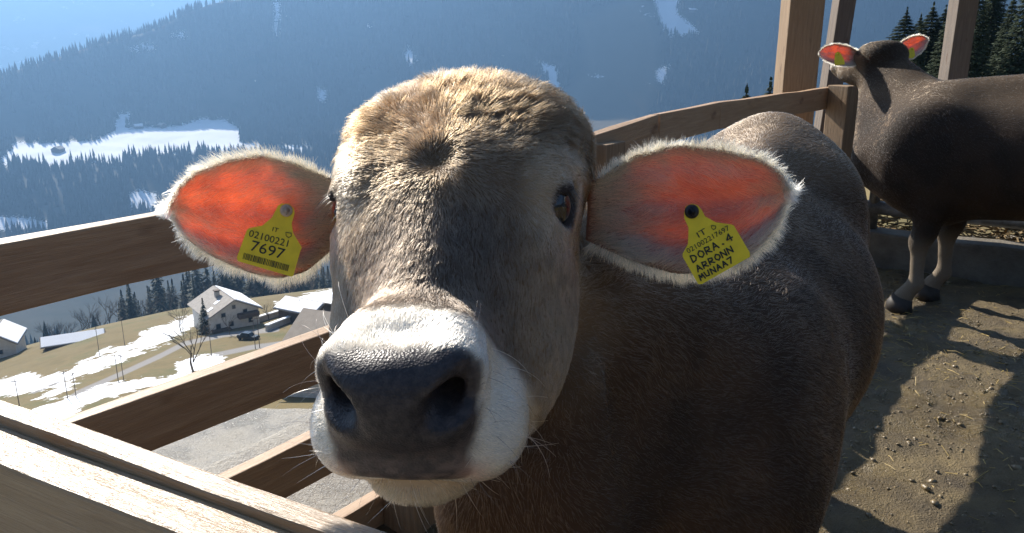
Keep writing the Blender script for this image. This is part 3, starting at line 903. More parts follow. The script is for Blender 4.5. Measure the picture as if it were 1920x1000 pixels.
    parts.append((S, taper(len(P), 4, .0002 * scale_n, .3, rng), np.ones((len(P), 1)) * np.array(skin_dark) * 2.2))
    add_curves('ear_fur', np.concatenate([a for a, _, _ in parts]), np.concatenate([b for _, b, _ in parts]), np.concatenate([c for _, _, c in parts]), M_HAIR, ear)
    return ear, Vf, N, G
# ---- straw: loose stalks on the mud and a bank of old bedding behind the kerb
def straw_mesh(name, n, place, L, w, rng):
    P, N = place(n)
    a = rng.uniform(0, 2 * np.pi, n); tilt = rng.normal(0, .22, n)
    d = np.stack([np.cos(a), np.sin(a), tilt], 1); d = unit(d)
    LL = rng.uniform(*L, n)[:, None]; WW = rng.uniform(*w, n)[:, None]
    s = unit(np.cross(d, np.array([0, 0, 1.0]))); u = np.cross(s, d)
    mid = P; bend = u * (rng.normal(0, .08, n)[:, None] * LL)
    V = []
    for c in (-1, 0, 1):
        b = mid + d * LL * .5 * c + (bend if c == 0 else 0)
        V += [b + s * WW, b - s * .5 * WW + u * WW * .87, b - s * .5 * WW - u * WW * .87]
    V = np.stack(V, 1)
    base = np.arange(n)[:, None, None] * 9
    q = np.array([[r * 3 + k, r * 3 + (k + 1) % 3, r * 3 + 3 + (k + 1) % 3, r * 3 + 3 + k] for r in (0, 1) for k in range(3)])
    return np_mesh(name, V.reshape(-1, 3), (base + q[None]).reshape(-1, 4), False)
rs = np.random.default_rng(21)
def on_yard(n):
    x = rs.uniform(.6, 4.0, n); y = rs.uniform(1.2, 4.9, n)
    x2 = rs.normal(1.85, .35, n // 3); y2 = rs.normal(3.9, .5, n // 3); x[:n // 3] = x2; y[:n // 3] = y2
    P = np.stack([x, y, np.zeros(n)], 1)
    z = (fbm(P, 9, 5, 4) - .5) * .036 + (vnoise(P, 26, 7) - .5) * .016 - .003
    P[:, 2] = z
    return P, None
M_STRAW = flat_mat('straw', (.42, .30, .10), .55, .35, 30)
tag(link_mesh('straw_litter', straw_mesh('straw_litter', 1700, on_yard, (.010, .075), (.0006, .0017), rs), M_STRAW), 'loose yellow straw scattered over the trampled mud', 'straw', kind='stuff')
def on_bank(n):
    t = rs.uniform(-.1, 3.2, n); o = rs.uniform(.28, 1.6, n)
    p = np.array(k0)[None, :] + np.array(dK)[None] * t[:, None] + np.array(nK)[None] * o[:, None]
    p[:, 2] = .05 + .26 * np.sin(np.clip((o - .25) / 1.4, 0, 1) * np.pi) * (.5 + vnoise(p, 3, 3)) + rs.normal(0, .02, n)
    return p, None
tag(link_mesh('old_straw_bank', straw_mesh('old_straw_bank', 9000, on_bank, (.05, .16), (.003, .008), rs), flat_mat('old_bedding', (.23, .16, .075), .8, .5, 14)), 'bank of old trampled straw bedding beyond the feed kerb', 'straw', kind='stuff')
# lumps of trampled mud
def clods(n, rng):
    bm = bmesh.new(); bmesh.ops.create_icosphere(bm, subdivisions=1, radius=1.0)
    B = np.array([v.co[:] for v in bm.verts]); T = np.array([[v.index for v in f.verts] for f in bm.faces]); bm.free()
    P, _ = on_yard(n); P[: n // 3, :2] = np.stack([rng.uniform(.8, 2.6, n // 3), rng.uniform(1.6, 3.6, n // 3)], 1)
    P[:, 2] = (fbm(P * [1, 1, 0], 9, 5, 4) - .5) * .036 + (vnoise(P * [1, 1, 0], 26, 7) - .5) * .016 - .006
    s = rng.lognormal(-5.45, .5, n)[:, None, None] * rng.uniform(.6, 1.3, (n, 1, 3)) * np.array([1, 1, .75])
    V = P[:, None, :] + B[None] * s * rng.uniform(.7, 1.25, (n, len(B), 1))
    return np_mesh('mud_clods', V.reshape(-1, 3), (np.arange(n)[:, None, None] * len(B) + T[None]).reshape(-1, 3), True)
M_CLOD = flat_mat('wet_mud_clods', (.16, .118, .060), .38, .45, 45, .5, .5)
tag(link_mesh('mud_clods', clods(4200, rs), M_CLOD), 'small wet clods of trampled mud on the yard floor', 'mud', kind='stuff')
# orange hose on the gravel outside the fence
hz = -.15
hp = [Vector(at_z(x, y, hz)) for x, y in ((395, 915), (430, 893), (470, 876), (520, 866), (575, 852), (640, 842), (720, 838), (800, 850))]
bm = bmesh.new(); bm_tube(bm, [p + Vector((0, 0, .006 + .004 * math.sin(i * 2.3))) for i, p in enumerate(hp)], .010, 8)
tag(bm_mesh('hose', bm, flat_mat('orange_hose', (.55, .16, .06), .45, .1), None, True), 'thin orange hose lying on the gravel outside the side fence', 'hose')
# ------------------------------------------------------------------ the grey-brown heifer with its head over the rail
cow1 = tag(empty('cow', (M1[0], M1[1], 0)), 'grey-brown young cow with white muzzle ring stretching its head over the front rail', 'cow')
INV1 = Matrix.Translation((-M1[0], -M1[1], 0))
def head_local(P): return (P - HEAD_O) @ HEAD_R
def cow_paint(V, N, loc, tone=1.0):
    q = loc(V); x, y, z = q[:, 0], q[:, 1], q[:, 2]; ax = np.abs(x)
    hd = sstep(-.30, -.14, z) * sstep(-.26, -.16, y) * sstep(.20, .15, ax)      # on the head
    nz1 = fbm(V, 9, 4, 3); nz2 = fbm(V, 38, 3, 9)
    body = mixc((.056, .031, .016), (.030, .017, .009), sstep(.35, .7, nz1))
    body = mixc(body, np.array((.15, .098, .056)), sstep(1.02, 1.16, V[:, 2]) * .75)  # back paler towards the top, sunlight on it put into the colour
    body = mixc(body, np.array((.40, .32, .23)), sstep(.46, .30, V[:, 2]) * .85)       # pale legs
    face = mixc((.122, .075, .040), (.078, .054, .037), sstep(.10, .03, ax) * sstep(.02, .08, y))
    face = mixc(face, np.array((.036, .020, .0085)), sstep(.03, -.06, y) * .95)
    face = mixc(face, np.array((.215, .140, .076)), sstep(.065, .10, ax) * sstep(-.06, .0, y) * .75)
    de = np.sqrt((ax - .106) ** 2 + (y - .010) ** 2 * .8 + (z + .006) ** 2)
    face = mixc(face, np.array((.33, .245, .155)), sstep(.060, .028, de) * .85)
    face = mixc(face, np.array((.030, .024, .022)), sstep(.0285, .0225, np.sqrt((ax - .110) ** 2 + (y - .011) ** 2 + (z + .007) ** 2)))
    yb = .184 + .020 * (nz2 - .5) + .25 * np.maximum(-z - .06, 0)
    wh = sstep(yb - .012, yb + .012, y)
    face = mixc(face, np.array((.64, .57, .46)), wh)
    face = mixc(face, np.array((.46, .32, .19)), wh * sstep(-.045, -.062, z))
    c = mixc(body, face, hd) * tone
    wz = np.interp(z, [-.048, -.03, .0, .03, .06], [.048, .053, .060, .067, .070])
    jag = .012 * (fbm(V, 120, 3, 5) - .5)
    pad = sstep(.006, -.004, ax - wz + jag) * sstep(.219, .234, y + jag * 1.5 + .3 * np.maximum(.03 - z, 0)) * sstep(-.050, -.044, z + jag * .3) * hd
    c = mixc(c, mixc((.024, .021, .023), (.150, .105, .085), sstep(.005, -.035, z) * (.2 + .8 * sstep(.35, .65, fbm(V, 150, 3, 19)))), pad)
    c = mixc(c, np.array((.52, .30, .22)), sstep(-.022, -.040, z) * sstep(.018, .0, np.abs(ax - .056)) * sstep(.20, .24, y) * sstep(-.062, -.05, z) * hd * .6)
    return c, pad, hd, wh
N1 = vnormals(V1, F1)
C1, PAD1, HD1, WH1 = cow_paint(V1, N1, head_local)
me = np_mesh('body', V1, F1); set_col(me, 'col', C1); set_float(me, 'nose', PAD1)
def adopt(o, root=cow1):
    o.matrix_parent_inverse = Matrix.Translation(-root.location) if root.rotation_euler.z == 0 else root.matrix_basis.inverted()
    return o
adopt(link_mesh('body', me, M_SKIN, cow1))

def head_flow(P, N, loc, R):
    """hair direction: out of the whorl on the forehead, down the bridge, outwards over the muzzle"""
    q = loc(P); x, y, z = q[:, 0], q[:, 1], q[:, 2]
    wx, wy = -.004, .003
    d = np.stack([x - wx, y - wy, np.zeros_like(x)], 1)
    rad = np.linalg.norm(d, axis=1)
    sw = unit(d) + .55 * np.stack([-(y - wy), (x - wx), np.zeros_like(x)], 1) / np.maximum(rad, .004)[:, None] * sstep(.05, .0, rad)[:, None]
    sw[:, 0] *= np.where(y < wy, 1.6, 1.0)
    down = np.stack([x * 1.5, np.ones_like(x) * .9, -.35 * np.ones_like(x)], 1)
    t = sstep(.015, .08, y)[:, None]
    f = unit(sw) * (1 - t) + unit(down) * t
    mz = sstep(.17, .20, y)[:, None]
    mzd = np.stack([np.sign(x) * np.minimum(np.abs(x) * 14, 1.2), -.15 * np.ones_like(x) + .5 * (z < -.04), -.8 * np.ones_like(x)], 1)
    mzd = np.where((z > .02)[:, None], np.stack([x * 9, -.75 * np.ones_like(x), .1 * np.ones_like(x)], 1), mzd)
    f = f * (1 - mz) + unit(mzd) * mz
    return f @ R.T
def cow_fur(V, Fq, N, C, PAD, HD, WH, loc, R, ef, parent, n_head, n_body, rng, k_scale=1.0):
    q = loc(V)
    # head
    far = sstep(-.16, -.10, q[:, 2])
    w = HD * (1 - PAD) * (.25 + .75 * far) * sstep(.018, .024, np.sqrt((np.abs(q[:, 0]) - .110) ** 2 + (q[:, 1] - .011) ** 2 + (q[:, 2] + .006) ** 2)) + 1e-9
    w = w * (1 + .9 * WH)
    if n_head:
        qi, B = sample(V, Fq, w, n_head, rng)
        P, Nn, Cc = interp(V, Fq, qi, B), unit(interp(N, Fq, qi, B)), interp(C, Fq, qi, B)
        ql = loc(P); y = ql[:, 1]
        L = .0075 + .017 * sstep(.0, -.09, y) + .003 * sstep(-.05, .1, y) * sstep(.17, .1, y)
        L = np.where(y > .17, .0055 + .004 * sstep(-.04, -.07, ql[:, 2]), L) * (.75 + .5 * vnoise(P, 50, 6))
        rw = np.sqrt((ql[:, 0] + .004) ** 2 + (y - .003) ** 2)
        L = L * (.45 + .55 * sstep(.0, .035, rw))
        ecr = sstep(.055, .03, np.sqrt((np.abs(ql[:, 0]) - .106) ** 2 + (y - .01) ** 2 + (ql[:, 2] + .006) ** 2))
        L = L * (1 - .45 * ecr)
        lift = .26 + .16 * sstep(.02, -.08, y) + .7 * sstep(.020, .0, rw) + .35 * sstep(-.12, -.16, y)
        T = head_flow(P, Nn, loc, R)
        lock = .42 + .55 * sstep(.0, -.08, y)
        S = grow(P, Nn, T, L * k_scale, lift, rng, 5, .38, 130, .12, 3)
        S2 = grow(P, Nn, T, L * k_scale, lift, rng, 5, .75, 85, .13, 3)
        t = sstep(.02, -.06, y)[:, None, None]
        S = S * (1 - t) + S2 * t
        tipc = Cc * (1 + .9 * (vnoise(P, 90, 12) - .45) * (1 - interp(WH, Fq, qi, B)))[:, None]
        pale = rng.random(len(P)) < .05
        tipc[pale] = tipc[pale] * .5 + np.array((.30, .24, .18)) * .5
        add_curves('head_fur', S, taper(len(P), 5, .00020 * k_scale, .3, rng), tipc, M_HAIR, parent)
    w = (1 - HD) * (1 - PAD) + 1e-9
    qi, B = sample(V, Fq, w, n_body, rng)
    P, Nn, Cc = interp(V, Fq, qi, B), unit(interp(N, Fq, qi, B)), interp(C, Fq, qi, B)
    T = -ef[None] * .8 + np.array([0, 0, -.55])[None] + .35 * vec_noise(P, 6, 40)
    legs = sstep(.5, .35, P[:, 2])[:, None]; T = T * (1 - legs) + np.array([[0, 0, -1.0]]) * legs
    S = grow(P, Nn, T, (.010 + .007 * vnoise(P, 12, 9)) * k_scale * (1 - .4 * legs[:, 0]), .20, rng, 4, .32, 45, .10, 13)
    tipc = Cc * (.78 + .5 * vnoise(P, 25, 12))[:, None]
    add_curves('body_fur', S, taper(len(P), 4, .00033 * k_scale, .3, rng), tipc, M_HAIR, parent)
rng1 = np.random.default_rng(11)
FUR_HEAD, FUR_BODY = 220000, 230000
cow_fur(V1, F1, N1, C1, PAD1, HD1, WH1, head_local, HEAD_R, EF1, cow1, FUR_HEAD, FUR_BODY, rng1)
def H1(p): return HEAD_O + HEAD_R @ np.asarray(p, float)
def make_eye(parent, H, s, r):
    bm = bmesh.new(); bmesh.ops.create_uvsphere(bm, u_segments=32, v_segments=20, radius=r)
    o = bm_mesh('eye', bm, M_EYE, parent, True)
    return o
for s in (-1, 1):
    o = make_eye(cow1, H1, s, .0250); o.location = H1((s * .0955, .011, -.008))
    # eyelashes: upper lid, pointing out and down
    rng = np.random.default_rng(5 + s); n = 22
    t = np.linspace(0, 1, n)
    base = np.stack([s * (.098 + .022 * np.sin(np.pi * t)), -.014 + .036 * t, .004 + .005 * np.sin(np.pi * t)], 1) + rng.normal(size=(n, 3)) * .0009
    d = np.stack([s * np.ones(n), .25 + .5 * t, -.05 * np.ones(n)], 1) + rng.normal(size=(n, 3)) * .12
    L = .016 * rng.uniform(.7, 1.2, n)
    pts = np.stack([base + unit(d) * (L * f)[:, None] + np.array([0, .010, -.004]) * f * f for f in np.linspace(0, 1, 5)], 1)
    pts = HEAD_O + pts @ HEAD_R.T
    add_curves('eyelashes', pts, taper(n, 5, .00026, .3), np.ones((n, 3)) * .012, M_LASH, cow1)
# whiskers on the muzzle, lips and brow
rng = np.random.default_rng(3)
sel = np.nonzero((WH1 > .6) & (PAD1 < .3) & (HD1 > .5))[0]
idx = rng.choice(sel, 230)
P, Nn = V1[idx], N1[idx]
T = head_flow(P, Nn, head_local, HEAD_R) + rng.normal(size=P.shape) * .35
big = rng.random(len(P)) < .4
S = grow(P, Nn, T, np.where(big, .040, .016), np.where(big, 1.2, .5), rng, 6, .25, 60, .2, 77, .35)
ck = np.where(rng.random(len(P))[:, None] < .35, np.array((.06, .05, .05)), np.array((.80, .70, .52)))
add_curves('whiskers', S, taper(len(P), 6, .00019, .25), ck, M_LASH, cow1)
UL = [(640, 345), (600, 328), (550, 306), (490, 291), (430, 300), (380, 316), (342, 343), (322, 372), (317, 386)]
LL = [(640, 455), (612, 478), (575, 510), (525, 523), (470, 513), (402, 484), (358, 456), (330, 424), (317, 394)]
UR = [(1105, 345), (1140, 325), (1190, 292), (1270, 273), (1350, 281), (1420, 297), (1458, 318), (1475, 342), (1479, 354)]
LR = [(1098, 450), (1130, 466), (1190, 492), (1265, 514), (1335, 513), (1400, 486), (1440, 448), (1466, 408), (1479, 364)]
earA = make_ear(cow1, UL, LL, (.885, .87, .86, .87), .018, np.random.default_rng(1), tilt=.032)
earB = make_ear(cow1, UR, LR, (.865, .84, .82, .815), .022, np.random.default_rng(2), tilt=.02, glow=.5)
for o in cow1.children: adopt(o)
# ------------------------------------------------------------------ trees
def quads_from(C, A, B):
    """quads centred at C spanned by half vectors A, B"""
    V = np.stack([C - A - B, C + A - B, C + A + B, C - A + B], 1).reshape(-1, 3)
    return V, np.arange(len(V)).reshape(-1, 4)
M_BARK = flat_mat('bark', (.075, .055, .040), .9, .35, 6, .5)
def needle_mat(name, lo, hi):
    m = NT(name); v = m.coord(); n = m.noise(v, 1.4, 5, .7)
    m.base(m.ramp(n, [(.3, lo), (.7, hi)]), .75, .25); return m.m
M_NEEDLE = needle_mat('spruce_needles', (.014, .026, .012), (.050, .070, .028))
M_NEEDLE2 = needle_mat('far_spruce_needles', (.016, .026, .015), (.042, .055, .028))
M_LARCH = needle_mat('bare_larch_twigs', (.075, .060, .045), (.14, .115, .085))
def spruce_meshes(h, r, nq, seed, size, mat, droop=.35, trunk_r=.22):
    g = np.random.default_rng(seed)
    t = g.random(nq) ** .75                                 # 0 top .. 1 bottom
    wh = np.round(t * h / .55) * .55 / h + g.normal(0, .006, nq)
    nb = 9; az = (g.integers(0, nb, nq) / nb + wh * 7.31) * 2 * np.pi + g.normal(0, .10, nq)
    reach = r * np.clip(wh, .01, 1) ** .85 * (.75 + .35 * vhash(np.round(wh * 97).astype(int), (az * 3).astype(int), 0 * nq + np.zeros(nq, int)))
    f = np.sqrt(g.random(nq)); rad = reach * f
    z = h * (1 - wh) * .96 + .25 - droop * rad + .16 * rad * f * f
    C = np.stack([np.cos(az) * rad, np.sin(az) * rad, z], 1) + g.normal(0, .05, (nq, 3))
    out = np.stack([np.cos(az), np.sin(az), -droop + g.normal(0, .15, nq)], 1); out = unit(out)
    sd = unit(np.cross(out, np.array([0, 0, 1.0])) + g.normal(0, .35, (nq, 3)))
    s = size * g.uniform(.6, 1.3, nq)[:, None] * (.45 + .55 * np.clip(wh, 0, 1))[:, None]
    V, Q = quads_from(C, out * s, sd * s * .38)
    V[3::4] = V[3::4] * .75 + V[1::4] * .25
    # leader
    n2 = 14; C2 = np.stack([np.zeros(n2), np.zeros(n2), np.linspace(h * .93, h * 1.03, n2)], 1)
    V2, Q2 = quads_from(C2, unit(g.normal(size=(n2, 3)) * [1, 1, .2]) * size * .35, np.tile([[0, 0, size * .35]], (n2, 1)))
    crown = np_mesh('crown', np.concatenate([V, V2]), np.concatenate([Q, Q2 + len(V)]), False); crown.materials.append(mat)
    bm = bmesh.new(); bm_tube(bm, [(0, 0, -.6), (0, 0, h * .4), (0, 0, h * .96)], [trunk_r, trunk_r * .65, .02], 7)
    tr = bpy.data.meshes.new('trunk'); bm.to_mesh(tr); bm.free(); tr.materials.append(M_BARK)
    return crown, tr
def bare_meshes(h, seed, mat, spread=.5):
    g = random.Random(seed); bm = bmesh.new()
    def br(p, d, L, r, lv):
        q = p + d * L
        bm_tube(bm2 if lv else bm, [p, p + d * L * .5 + Vector((g.gauss(0, .03), g.gauss(0, .03), 0)) * L, q], [r, r * .8, r * .55], 4, False)
        if lv >= 4: return
        for k in range(4 if lv < 3 else 3):
            nd = (d + Vector((g.gauss(0, spread), g.gauss(0, spread), g.gauss(.1, spread * .6)))).normalized()
            br(p + d * L * g.uniform(.45, 1), nd, L * g.uniform(.5, .75), r * .5, lv + 1)
    bm2 = bmesh.new(); br(Vector((0, 0, -.3)), Vector((0, 0, 1)), h * .42, h * .014, 0)
    cr = bpy.data.meshes.new('crown'); bm2.to_mesh(cr); bm2.free(); cr.materials.append(mat)
    tr = bpy.data.meshes.new('trunk'); bm.to_mesh(tr); bm.free(); tr.materials.append(mat)
    return cr, tr
def put_tree(name, meshes, loc, sc, rz, label, group):
    r = empty(name, loc, rz); r.scale = (sc[0], sc[0], sc[1]); tag(r, label, 'tree', group)
    for nm, me in (('crown', meshes[0]), ('trunk', meshes[1])):
        o = bpy.data.objects.new(nm, me); COL.objects.link(o); o.parent = r
    return r
near_spruce = [spruce_meshes(18, 4.6, 26000, 3 + i, .24, M_NEEDLE) for i in range(2)]
def tz(x, y): return float(terrain_z(np.array([x]), np.array([y]))[0])
def tree_at(px, py_top, Y, meshes, h0, name, label, group, wide=1.0):
    """tree whose tip reaches py_top at distance Y"""
    p = at_y(px, py_top, Y); z0 = tz(p[0], p[1]); s = (p[2] - z0) / h0 / 1.03
    return put_tree(name, meshes, (p[0], p[1], z0), (s * wide, s), random.uniform(0, 6), label, group)
G_NEAR = 'spruces behind the cattle shelter'
for i, (px, top, Y, w) in enumerate(((1702, 14, 30, 2.0), (1752, 4, 27, 2.0), (1668, 70, 36, 1.8), (1728, 25, 33, 2.0), (1775, 10, 36, 2.0), (1870, -40, 28, 1.1), (1846, -60, 22, .8), (1905, -25, 26, .9), (1880, -90, 33, .9), (1960, -120, 24, .9), (1612, 96, 34, .9), (1800, -30, 25, 1.0), (1728, 40, 24, .9))):
    tree_at(px, top, Y, near_spruce[i % 2], 18, 'spruce_tree', 'dark green spruce between the two far shelter posts, behind the standing cow' if px < 1790 and px > 1640 else ('dark green spruce beyond the pen corner post, low behind the standing cow\'s ear' if px <= 1640 else 'tall dark spruce rising above the standing cow\'s back beyond the last shelter post'), G_NEAR if px > 1790 else ('spruces between the shelter posts' if px > 1640 else None), w)
for px, top in ((1401, 158), (1446, 146)):
    tree_at(px, top, 40, near_spruce[0], 18, 'young_spruce', 'small young spruce peeking above the plank fence beside the tall post', 'young spruces beyond the fence', 1.8)
mid_spruce = [spruce_meshes(20, 3.6, 900, 20 + i, .9, M_NEEDLE2, .3) for i in range(3)]
larch = [bare_meshes(15, 40 + i, M_LARCH, .42) for i in range(2)]
rt = np.random.default_rng(5)
def far_tree(px, D, h, kind, lab, grp, wide=1.0):
    yaw = math.atan((px - CX) / F_PX / 1.0)
    x, y = math.sin(yaw) * D, math.cos(yaw) * D
    if kind == 'spruce':
        me = mid_spruce[int(rt.integers(3))]; s = h / 20
    else:
        me = larch[int(rt.integers(2))]; s = h / 15
    put_tree('spruce_tree' if kind == 'spruce' else 'bare_larch', me, (x, y, tz(x, y) - .5), (s * wide * rt.uniform(.85, 1.15), s), rt.uniform(0, 6), lab, grp)
for px in np.arange(185, 690, 5.2):
    far_tree(px + rt.normal(0, 3), rt.uniform(268, 335), rt.uniform(14, 25) * (.7 if px < 260 else 1), 'spruce', 'dark spruce in the wood behind the farmhouse meadow', 'wood behind the farmhouse meadow')
for px in np.arange(40, 690, 21):
    far_tree(px + rt.normal(0, 6), rt.uniform(262, 300), rt.uniform(12, 18), 'larch', 'leafless brown larch at the edge of the wood behind the farmhouse meadow', 'bare larches at the wood edge')
for px, py, h in ((365, 705, 13), (340, 622, 8), (505, 610, 7), (555, 600, 7), (430, 628, 6)):
    p = hit(px, py)
    put_tree('bare_tree', larch[0], tuple(p - np.array([0, 0, .2])), (h / 15 * 1.1, h / 15), px, 'small leafless tree standing on the snowy meadow by the farm road', 'bare trees on the meadow')
p = hit(386, 626); put_tree('garden_spruce', mid_spruce[0], tuple(p), (.42, .36), 1, 'bushy dark conifer close against the side of the grey-roofed farmhouse', None)
# forest masses
def forest_mass(name, n, dlo, dhi, hlo, hhi, seed, label, mat, avoid):
    g = np.random.default_rng(seed)
    D = np.sqrt(g.uniform(dlo ** 2, dhi ** 2, n)); yaw = np.radians(g.uniform(-56, 40, n))
    X, Y = np.sin(yaw) * D, np.cos(yaw) * D; Z = terrain_z(X, Y)
    px, py, _ = project(np.stack([X, Y, Z], 1)); ok = np.ones(n, bool)
    for poly, m in avoid: ok &= poly_sd(px, py, poly) < m
    dens = fbm(np.stack([X, Y, 0 * X], 1), 1 / 70., 4, 2); ok &= dens > .36
    X, Y, Z = X[ok], Y[ok], Z[ok]; k = len(X)
    h = g.uniform(hlo, hhi, k); r = h * g.uniform(.14, .22, k); ph = g.uniform(0, 6.28, k)
    V = []; ns = 5
    for (z0, rr, z1) in ((.02, 1.0, .62), (.38, .62, 1.0)):
        for i in range(ns):
            a = ph + 2 * np.pi * i / ns; q = rr * r * g.uniform(.75, 1.2, k)
            V.append(np.stack([X + np.cos(a) * q, Y + np.sin(a) * q, Z + h * (z0 + g.uniform(-.05, .05, k))], 1))
        V.append(np.stack([X, Y, Z + h * z1], 1))
    V = np.stack(V, 1); T = np.array([[b + i, b + (i + 1) % ns, b + ns] for b in (0, ns + 1) for i in range(ns)])
    Fq = (np.arange(k)[:, None, None] * (2 * ns + 2) + T[None]).reshape(-1, 3)
    tag(link_mesh(name, np_mesh(name, V.reshape(-1, 3), Fq, False), mat), label, 'forest', kind='stuff')
av = [(p, 2.0) for p in SNOW_FAR] + [(CLEAR, -6)]
forest_mass('mountain_forest', 48000, 1190, 2450, 13, 24, 3, 'dark conifer forest covering the shaded mountain across the valley', needle_mat('mountain_conifers', (.012, .018, .012), (.040, .042, .028)), av)
forest_mass('valley_forest', 9000, 335, 800, 12, 24, 4, 'conifer wood filling the valley side below the meadow', M_NEEDLE2, [(p, 2.0) for p in SNOW_MID])
# ------------------------------------------------------------------ farm buildings far below
M_WHITE = flat_mat('limewashed_wall', (.62, .60, .56), .85, .12, 1.2)
M_DWOOD = flat_mat('dark_larch_wood', (.085, .058, .040), .8, .3, 2)
M_ROOF = flat_mat('grey_roof_tiles', (.27, .245, .22), .8, .18, 1.5)
M_SNOW = flat_mat('roof_snow', (.85, .87, .90), .7, .03, .6)
M_GLASS = flat_mat('dark_window_glass', (.02, .025, .03), .08, .1, 2)
M_STONE = flat_mat('rendered_chimney', (.45, .42, .38), .85, .2, 3)
def box_part(name, parent, c, s, mat, rx=0.0, ry=0.0):
    bm = bmesh.new(); bm_box(bm, 0, 0, 0, *s); bmesh.ops.bevel(bm, geom=bm.edges[:], offset=min(s) * .08, segments=1, affect='EDGES')
    o = bm_mesh(name, bm, mat, parent); o.location = c; o.rotation_euler = (rx, ry, 0); return o
def gable_house(name, label, loc, rz, w, l, hw, hr, wall, roof, snow_side=0, wins=(), balcony=None, chim=None, lights=(), over=.8):
    r = tag(empty(name, loc, rz), label, 'house')
    bm = bmesh.new()
    pts = [(-w / 2, 0, -3), (w / 2, 0, -3), (w / 2, 0, hw), (0, 0, hw + hr), (-w / 2, 0, hw)]
    A = [bm.verts.new(p) for p in pts]; B = [bm.verts.new((x, l, z)) for x, y, z in pts]
    bm.faces.new(A); bm.faces.new(B[::-1])
    for i in range(5): bm.faces.new((A[i], B[i], B[(i + 1) % 5], A[(i + 1) % 5]))
    bmesh.ops.recalc_face_normals(bm, faces=bm.faces)
    bm_mesh('wall', bm, wall, r)
    ang = math.atan2(hr, w / 2); sl = math.hypot(hr, w / 2) + over
    for sd in (-1, 1):
        cxx = sd * (math.cos(ang) * sl / 2); cz = hw + hr - math.sin(ang) * sl / 2 + .16
        rp = box_part('roof', r, (cxx, l / 2, cz), (sl, l + 2 * over, .22), roof, 0, sd * ang)
        if snow_side == sd:
            sn = bmesh.new(); bm_box(sn, 0, 0, 0, sl * .94, (l + 2 * over) * .97, .22); bmesh.ops.bevel(sn, geom=sn.edges[:], offset=.09, segments=2, affect='EDGES')
            o = bm_mesh('snow_cover', sn, M_SNOW, rp); o.location = (0, 0, .2)
        if sd == -1:
            for (u, v) in lights:
                q = box_part('skylight', rp, (u, v, .13), (1.3, 1.0, .1), M_SNOW)
    for (side, u, z, ww, hh) in wins:
        if side == 'f': c = (u, -.03, z); s = (ww, .12, hh)
        else: c = (side * w / 2 + side * .03, u, z); s = (.12, ww, hh)
        f = box_part('window', r, c, s, M_STONE)
        pn = box_part('pane', f, (0, -.05, 0) if side == 'f' else (side * .05, 0, 0), (s[0] * .8, s[1], s[2] * .8) if side == 'f' else (s[0], s[1] * .8, s[2] * .8), M_GLASS)
    if balcony:
        for (u, z, ww) in balcony:
            box_part('balcony', r, (u, -.7, z), (ww, 1.4, 1.0), M_DWOOD)
    if chim:
        x, y, hh = chim
        c = box_part('chimney', r, (x, y, hw + hr - abs(x) * math.tan(ang) + hh / 2 - .3), (.9, .9, hh + .6), M_STONE)
        box_part('chimney_cap', c, (0, 0, hh / 2 + .45), (1.2, 1.2, .18), M_DWOOD)
    return r
p = hit(442, 616)
gable_house('farmhouse', 'white walled farmhouse with grey roof, skylights and snow on one roof slope', tuple(p), math.radians(38), 10, 11, 3.4, 2.6, M_WHITE, M_ROOF, 1,
    [('f', -3.4, 1.2, 1.1, 1.2), ('f', -.8, 1.2, 1.1, 1.2), ('f', 3.2, 1.2, 1.1, 1.2), ('f', -2.2, 3.3, 1.0, 1.0), ('f', 2.2, 3.3, 1.0, 1.0), ('f', 0, 4.6, .8, .9), (1, 3, 2.2, 1.1, 1.2), (1, 7, 2.2, 1.1, 1.2)],
    [(2.6, 2.6, 4.2), (-3, .2, 3.6)], (-1.2, 6, 1.3), [(-1.2, -3.2), (.8, -2.2)])
p = at_y(577, 577, 108.0); zb = tz(p[0], p[1]); hb = float(p[2]) - zb
gable_house('barn', 'big barn with bare tan-grey roof and stubby chimney just above the second rail', (p[0], p[1], zb), math.radians(-112), 17, 18, hb - 5.6, 5.2, M_WHITE, flat_mat('tan_roof_sheet', (.30, .25, .20), .75, .12, 1.0), 0, [('f', 0, hb - 4, 1.2, 1.2)], None, (4.6, 6.5, 1.5))
p = hit(606, 600)
gable_house('outbuilding', 'low dark wooden outbuilding with snow on its roof behind the barn', tuple(p), math.radians(62), 6.5, 9, 2.2, 1.3, M_DWOOD, M_ROOF, -1, [('f', 0, 1.2, 1.4, 1.2)])
p = hit(-6, 674)
gable_house('cottage', 'white cottage at the foot of the slope beside the long shed', tuple(p), math.radians(20), 8, 9, 3.4, 2.6, M_WHITE, M_ROOF, 1, [('f', 1, 1.6, 1, 1.1)])
p = hit(86, 656)
gable_house('long_shed', 'long low shed with a pale snowy roof beside the cottage', tuple(p), math.radians(-62), 5, 11, 1.6, 1.1, M_DWOOD, M_ROOF, 1)
p = hit(246, 246, 1400)
for i, (px, py, w) in enumerate(((280, 236, 16), (268, 240, 12), (115, 282, 14), (300, 238, 11), (1290, 22, 16))):
    p = hit(px, py, 1300)
    gable_house('mountain_farm', ('dark mountain farm building with white roof on the snowy terrace across the valley' if px < 1000 else 'dark mountain hut on the snow patch high across the valley'), tuple(p), 1.1 + i, w, w * 1.3, 4, 4, M_DWOOD, M_ROOF, (1, -1)[i % 2])
    if px < 1000: COL.objects[-1] if False else None
for o in list(COL.objects):
    if o.name.startswith('mountain_farm') and 'terrace' in o['label']: o['group'] = 'farms on the snowy terrace'
